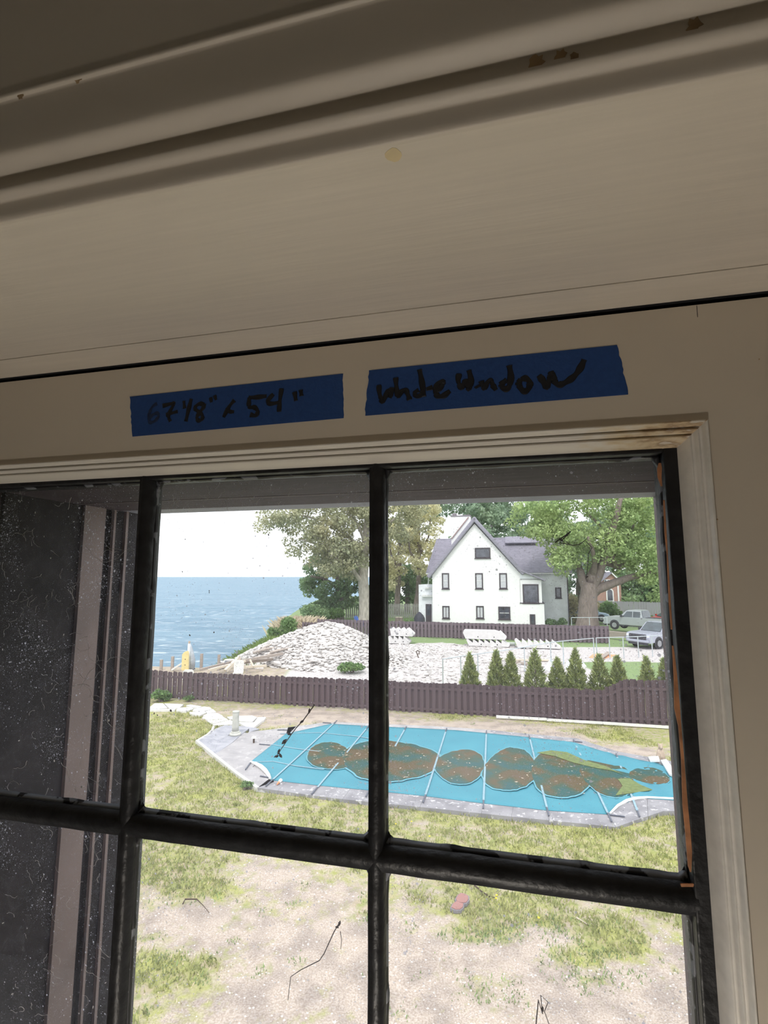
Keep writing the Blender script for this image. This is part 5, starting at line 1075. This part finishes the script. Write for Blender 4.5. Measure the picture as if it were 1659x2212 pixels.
# stumps and pots on the lawn left of the house
for i,(px,py) in enumerate(((858,1331),(866,1331))):
    g = at(px,py,62); t = thing('tree_stump',['cut tree stump on the lawn, left of the pair','cut tree stump on the lawn, right of the pair'][i],'stump',(g.x,g.y,0)); MB().lathe([(.34,0),(.27,.2),(.25,.7)],12).build('bark_side',M['bark'],t); MB().lathe([(.25,.7),(.24,.72)],12).build('cut_face',M['palelum'],t)
for i,(px,py) in enumerate(((877,1342),(890,1340))):
    g = at(px,py,57); t = thing('planter_pot',['pale planter pot on the lawn, left of two','pale planter pot on the lawn, right of two near the grill'][i],'pot',(g.x,g.y,.1)); MB().lathe([(.2,0),(.3,.45),(.33,.5),(.28,.5)],12).build('pot',M['precast'],t); fast_quads(leafquads(90,[(0,0,.62,.3,.3,.18)],.14),'plant',M['lf_bush'],t)
g = at(745,1334,60); tag(tufts('log_heap_grass','straw and brush heaped on the lawn left of the blue chair',[(g.x+rng.normal()*.9,g.y+rng.normal()*.4,.0) for i in range(140)],M['straw'],.1,.3,5,.15,.03),None,'brush')
# brick house far right
M['brick'] = mat('red_brick',(.36,.22,.18),.9,.2,6); bh = at(1318,1300,79); t = thing('brick_house','red brick house gable half hidden behind the oak branches','house',(bh.x,bh.y,0),-.1)
MB().prism([(-2.2,0),(1.7,0),(1.7,4.7),(.35,6.1),(-2.2,4.0)],0,6,'y').build('wall',M['brick'],t); MB().slab([(2.0,-.3,4.55),(.35,-.3,6.25),(.35,6,6.25),(2.0,6,4.55)],.18).build('roof',M['gutter'],t); MB().slab([(-2.5,-.3,3.95),(.35,-.3,6.25),(.35,6,6.25),(-2.5,6,3.95)],.18).build('roof',M['shingle'],t)
arch = [(-.55,1.3),(.55,1.3),(.55,3.2)]+[(.55*math.cos(q*.314),3.2+.55*math.sin(q*.314)) for q in range(1,10)]+[(-.55,3.2)]
w_ = MB().prism(arch,-.12,.05,'y').build('arched_window',M['gutter'],t); MB().prism(grow(arch,.68),-.15,-.1,'y').build('window_pane',M['dglass'],w_)
w_ = MB().box(-.75,.1,-.1,.05,4.2,5.1).build('window',M['gutter'],t); MB().box(-.68,-.42,-.13,-.08,4.3,5.0).build('window_pane',M['dglass'],w_); MB().box(-.25,.02,-.13,-.08,4.3,5.0).build('window_pane',M['dglass'],w_)
MB().box(1.15,1.35,-.12,.05,1.0,4.3).build('white_pilaster',M['gutter'],t)
tree('thin tree standing behind the brick house','broadleaf_tree',87,[(1338,1340,3),(1340,1290,2.5),(1342,1230,2)],[],[(1345,1225,30,26,16)],2500,.4,'lf_oak','bark',.9)

# ================================================================== parked cars
M['tyre'] = mat('tyre_rubber',(.03,.03,.033),.9,.2,10); M['rim'] = mat('alloy_rim',(.35,.36,.38),.35,.1,10,metal=.6); M['carglass'] = mat('car_glass',(.05,.07,.08),.08,.3,3,spec=.8); M['silver'] = mat('silver_car_paint',(.42,.44,.52),.3,.05,2,metal=.3); M['greycar'] = mat('grey_car_paint',(.38,.41,.42),.35,.05,2,metal=.3); M['redcar'] = mat('red_car_paint',(.62,.06,.05),.3,.05,2); M['bluecar'] = mat('pale_blue_car_paint',(.36,.46,.58),.3,.05,2,metal=.2); M['headlamp'] = mat('headlamp_lens',(.75,.78,.82),.15,.05,5); M['tail'] = mat('tail_lamp_red',(.5,.03,.03),.3,.1,5); M['dplastic'] = mat('black_car_trim',(.05,.05,.06),.5,.2,10)
def car(name, label, loc, rz, paint, kind, mast=False):
    t = thing(name,label,'car' if kind != 'pickup' else 'pickup truck',loc,rz); P = M[paint]
    if kind == 'pickup': L,wd,belt,top,bot,fw,rw = 5.8,2.0,1.2,1.95,.48,1.78,-1.9
    else: L,wd,belt,top,bot,fw,rw = 4.6,1.84,.98,1.62,.32,1.35,-1.4
    h = L/2; y = wd/2
    if kind == 'pickup':
        side = [(-h,.55),(-h,1.22),(-.95,1.22),(-.95,belt),(1.15,belt+.04),(2.5,1.21),(h-.1,1.13),(h,.8),(h-.05,.45),(2.3,bot),(1.3,bot),(-1.4,bot),(-2.5,.55)]
        cab = [(-.95,belt),(-.8,top-.04),(-.55,top),(.35,top),(.6,top-.06),(1.3,belt+.03)]
    else:
        side = [(-h,.5),(-h+.05,.95),(-h+.3,1.0),(1.0,belt),(1.95,.85),(h-.05,.66),(h,.5),(h-.1,.32),(1.8,bot),(-1.8,bot)]
        cab = [(-h+.3,belt),(-1.75,top-.1),(-1.2,top),(-.1,top),(.3,top-.08),(1.15,belt)]
    body = bevel(MB().prism(side[::-1],-y,y,'y').build('body',P,t),.07,3)
    n = len(cab); top_in = .16; V = []
    for sg in (-1,1):
        for x,z in cab: V.append((x,sg*(y-.04-top_in*(z-belt)/(top-belt)),z-.02))
    MB().add(V,[tuple(range(n)),tuple(range(n,2*n))[::-1]]+[(i,n+i,n+(i+1)%n,(i+1)%n) for i in range(n)]).build('cab',P,t)
    def cp(x,z,sg,o=.012): return (x,sg*(y-.04-top_in*(z-belt)/(top-belt)+o),z-.02)
    zt, zb = top-.14, belt+.06
    wins = [(-.72,-.05,0),(.02,.98,.42)] if kind == 'pickup' else [(-1.75,-.75,-.2),(-.65,.05,0),(.12,.9,.45)]
    for sg in (-1,1):
        for x0,x1,sl in wins:
            q = [cp(x0,zb,sg),cp(x1,zb,sg),cp(x1-max(0,sl),zt,sg),cp(x0-min(0,sl),zt,sg)]; q2 = [(a,b-sg*.02,c) for a,b,c in q]
            MB().add(q+q2,[(0,1,2,3),(7,6,5,4),(0,4,5,1),(1,5,6,2),(2,6,7,3),(3,7,4,0)]).build('side_window',M['carglass'],t)
        MB().box(.95,1.1,sg*(y+.0),sg*(y+.2),belt+.03,belt+.22).build('mirror',M['dplastic'] if kind=='pickup' else P,t)
    def panel(nm,a,b,ia,ib,m,off):                  # front / rear glass across the cab
        (xa,za),(xb,zb2) = a,b; ya = y-.1-top_in*(za-belt)/(top-belt); yb = y-.1-top_in*(zb2-belt)/(top-belt); dv = Vector((zb2-za,0,xa-xb)).normalized()*off
        q = [Vector((xa,-ya,za)),Vector((xa,ya,za)),Vector((xb,yb,zb2)),Vector((xb,-yb,zb2))]; q = [v.lerp(sum(q,Vector())/4,.06) for v in q]; MB().add([v+dv for v in q]+[v-dv*.5 for v in q],[(0,1,2,3),(7,6,5,4),(0,4,5,1),(1,5,6,2),(2,6,7,3),(3,7,4,0)]).build(nm,m,t)
    panel('windscreen',cab[-1],cab[-2],0,0,M['carglass'],.03); panel('rear_window',cab[1],cab[0],0,0,M['carglass'],.03)
    rwh = .40 if kind == 'pickup' else .33
    for x in (fw,rw):
        for sg in (-1,1):
            MB().lathe([(rwh+.09,-.005),(rwh+.09,.008)],20,(x,sg*y,rwh+.03),'y').build('wheel_arch',M['dplastic'],t)
            w_ = MB().lathe([(rwh*.55,-.11),(rwh*.95,-.12),(rwh,-.08),(rwh,.08),(rwh*.95,.12),(rwh*.55,.11)],20,(x,sg*(y-.07),rwh),'y').build('wheel',M['tyre'],t); MB().lathe([(rwh*.62,-.118),(rwh*.62,.118)],14,(x,sg*(y-.065),rwh),'y').build('rim',M['rim'],w_)
    if kind == 'pickup':
        bevel(MB().box(h-.1,h+.05,-.72,.72,.66,1.10).build('grille',M['dplastic'],t),.05,2)
        for sg in (-1,1): bevel(MB().box(h-.3,h+.02,sg*.75,sg*.98,.88,1.04).build('headlamp',M['headlamp'],t),.03,2); MB().box(-h-.02,-h+.1,sg*.82,sg*.99,.8,1.15).build('tail_lamp',M['tail'],t)
        bevel(MB().box(h-.12,h+.12,-.95,.95,.48,.68).build('front_bumper',P,t),.05,2); MB().box(h-.1,h+.04,-.8,.8,.3,.48).build('lower_valance',M['dplastic'],t); MB().box(-h-.12,-h+.05,-.95,.95,.5,.66).build('rear_bumper',M['rim'],t); MB().box(-h+.12,-1.05,-.8,.8,1.215,1.235).build('bed_liner',M['dplastic'],t)
        MB().box(-1.4,1.3,-y-.04,-y+.1,.36,.44).build('side_step',M['dplastic'],t); MB().box(-1.4,1.3,y-.1,y+.04,.36,.44).build('side_step',M['dplastic'],t)
    else:
        for sg in (-1,1): MB().box(h-.35,h-.06,sg*.5,sg*.86,.62,.76).build('headlamp',M['headlamp'],t); MB().box(-h-.01,-h+.2,sg*.55,sg*.9,.72,.9).build('tail_lamp',M['tail'],t)
        MB().box(h-.1,h+.03,-.5,.5,.38,.55).build('grille',M['dplastic'],t)
    return t
h1 = math.radians(-152)
def carpos(px,py,Y,dx=0): p = at(px,py,Y); return (p.x,p.y,0.0)
c_ = G(1368,1402); fx,fy = math.cos(h1),math.sin(h1); car('pickup_truck','silver pickup truck facing the lot, nearest of the parked vehicles',(c_.x-fx*2.7+.75,c_.y-fy*2.7+.5,0),h1,'silver','pickup')
h2 = math.radians(130); c_ = at(1374,1380,51); car('pickup_truck','grey pickup truck seen from behind, beyond the silver one',(c_.x+.2,c_.y,.35),h2,'greycar','pickup')
c_ = at(1432,1372,58); car('red_car','red car behind the grey pickup',(c_.x+.9,c_.y,0.1),math.radians(175),'redcar','sedan')
c_ = at(1290,1372,62); car('blue_car','pale blue car half hidden behind the oak trunk',(c_.x-.9,c_.y,.35),math.radians(-20),'bluecar','sedan')
# brown timber retaining edge left of the pickups
tag(MB().bar(at(1312,1366,47)-Vector((0,0,.1)),at(1372,1372,44.5)-Vector((0,0,.1)),.3,.5).build('timber_wall',M['lumber']),'brown timber retaining wall between fence end and silver pickup','wall')
tag(MB().bar(at(627,1363,51.5),at(654,1361,51.2),.9,.55).build('timber_planter',M['lumber']),'brown timber box at the lake end of the far fence','planter')
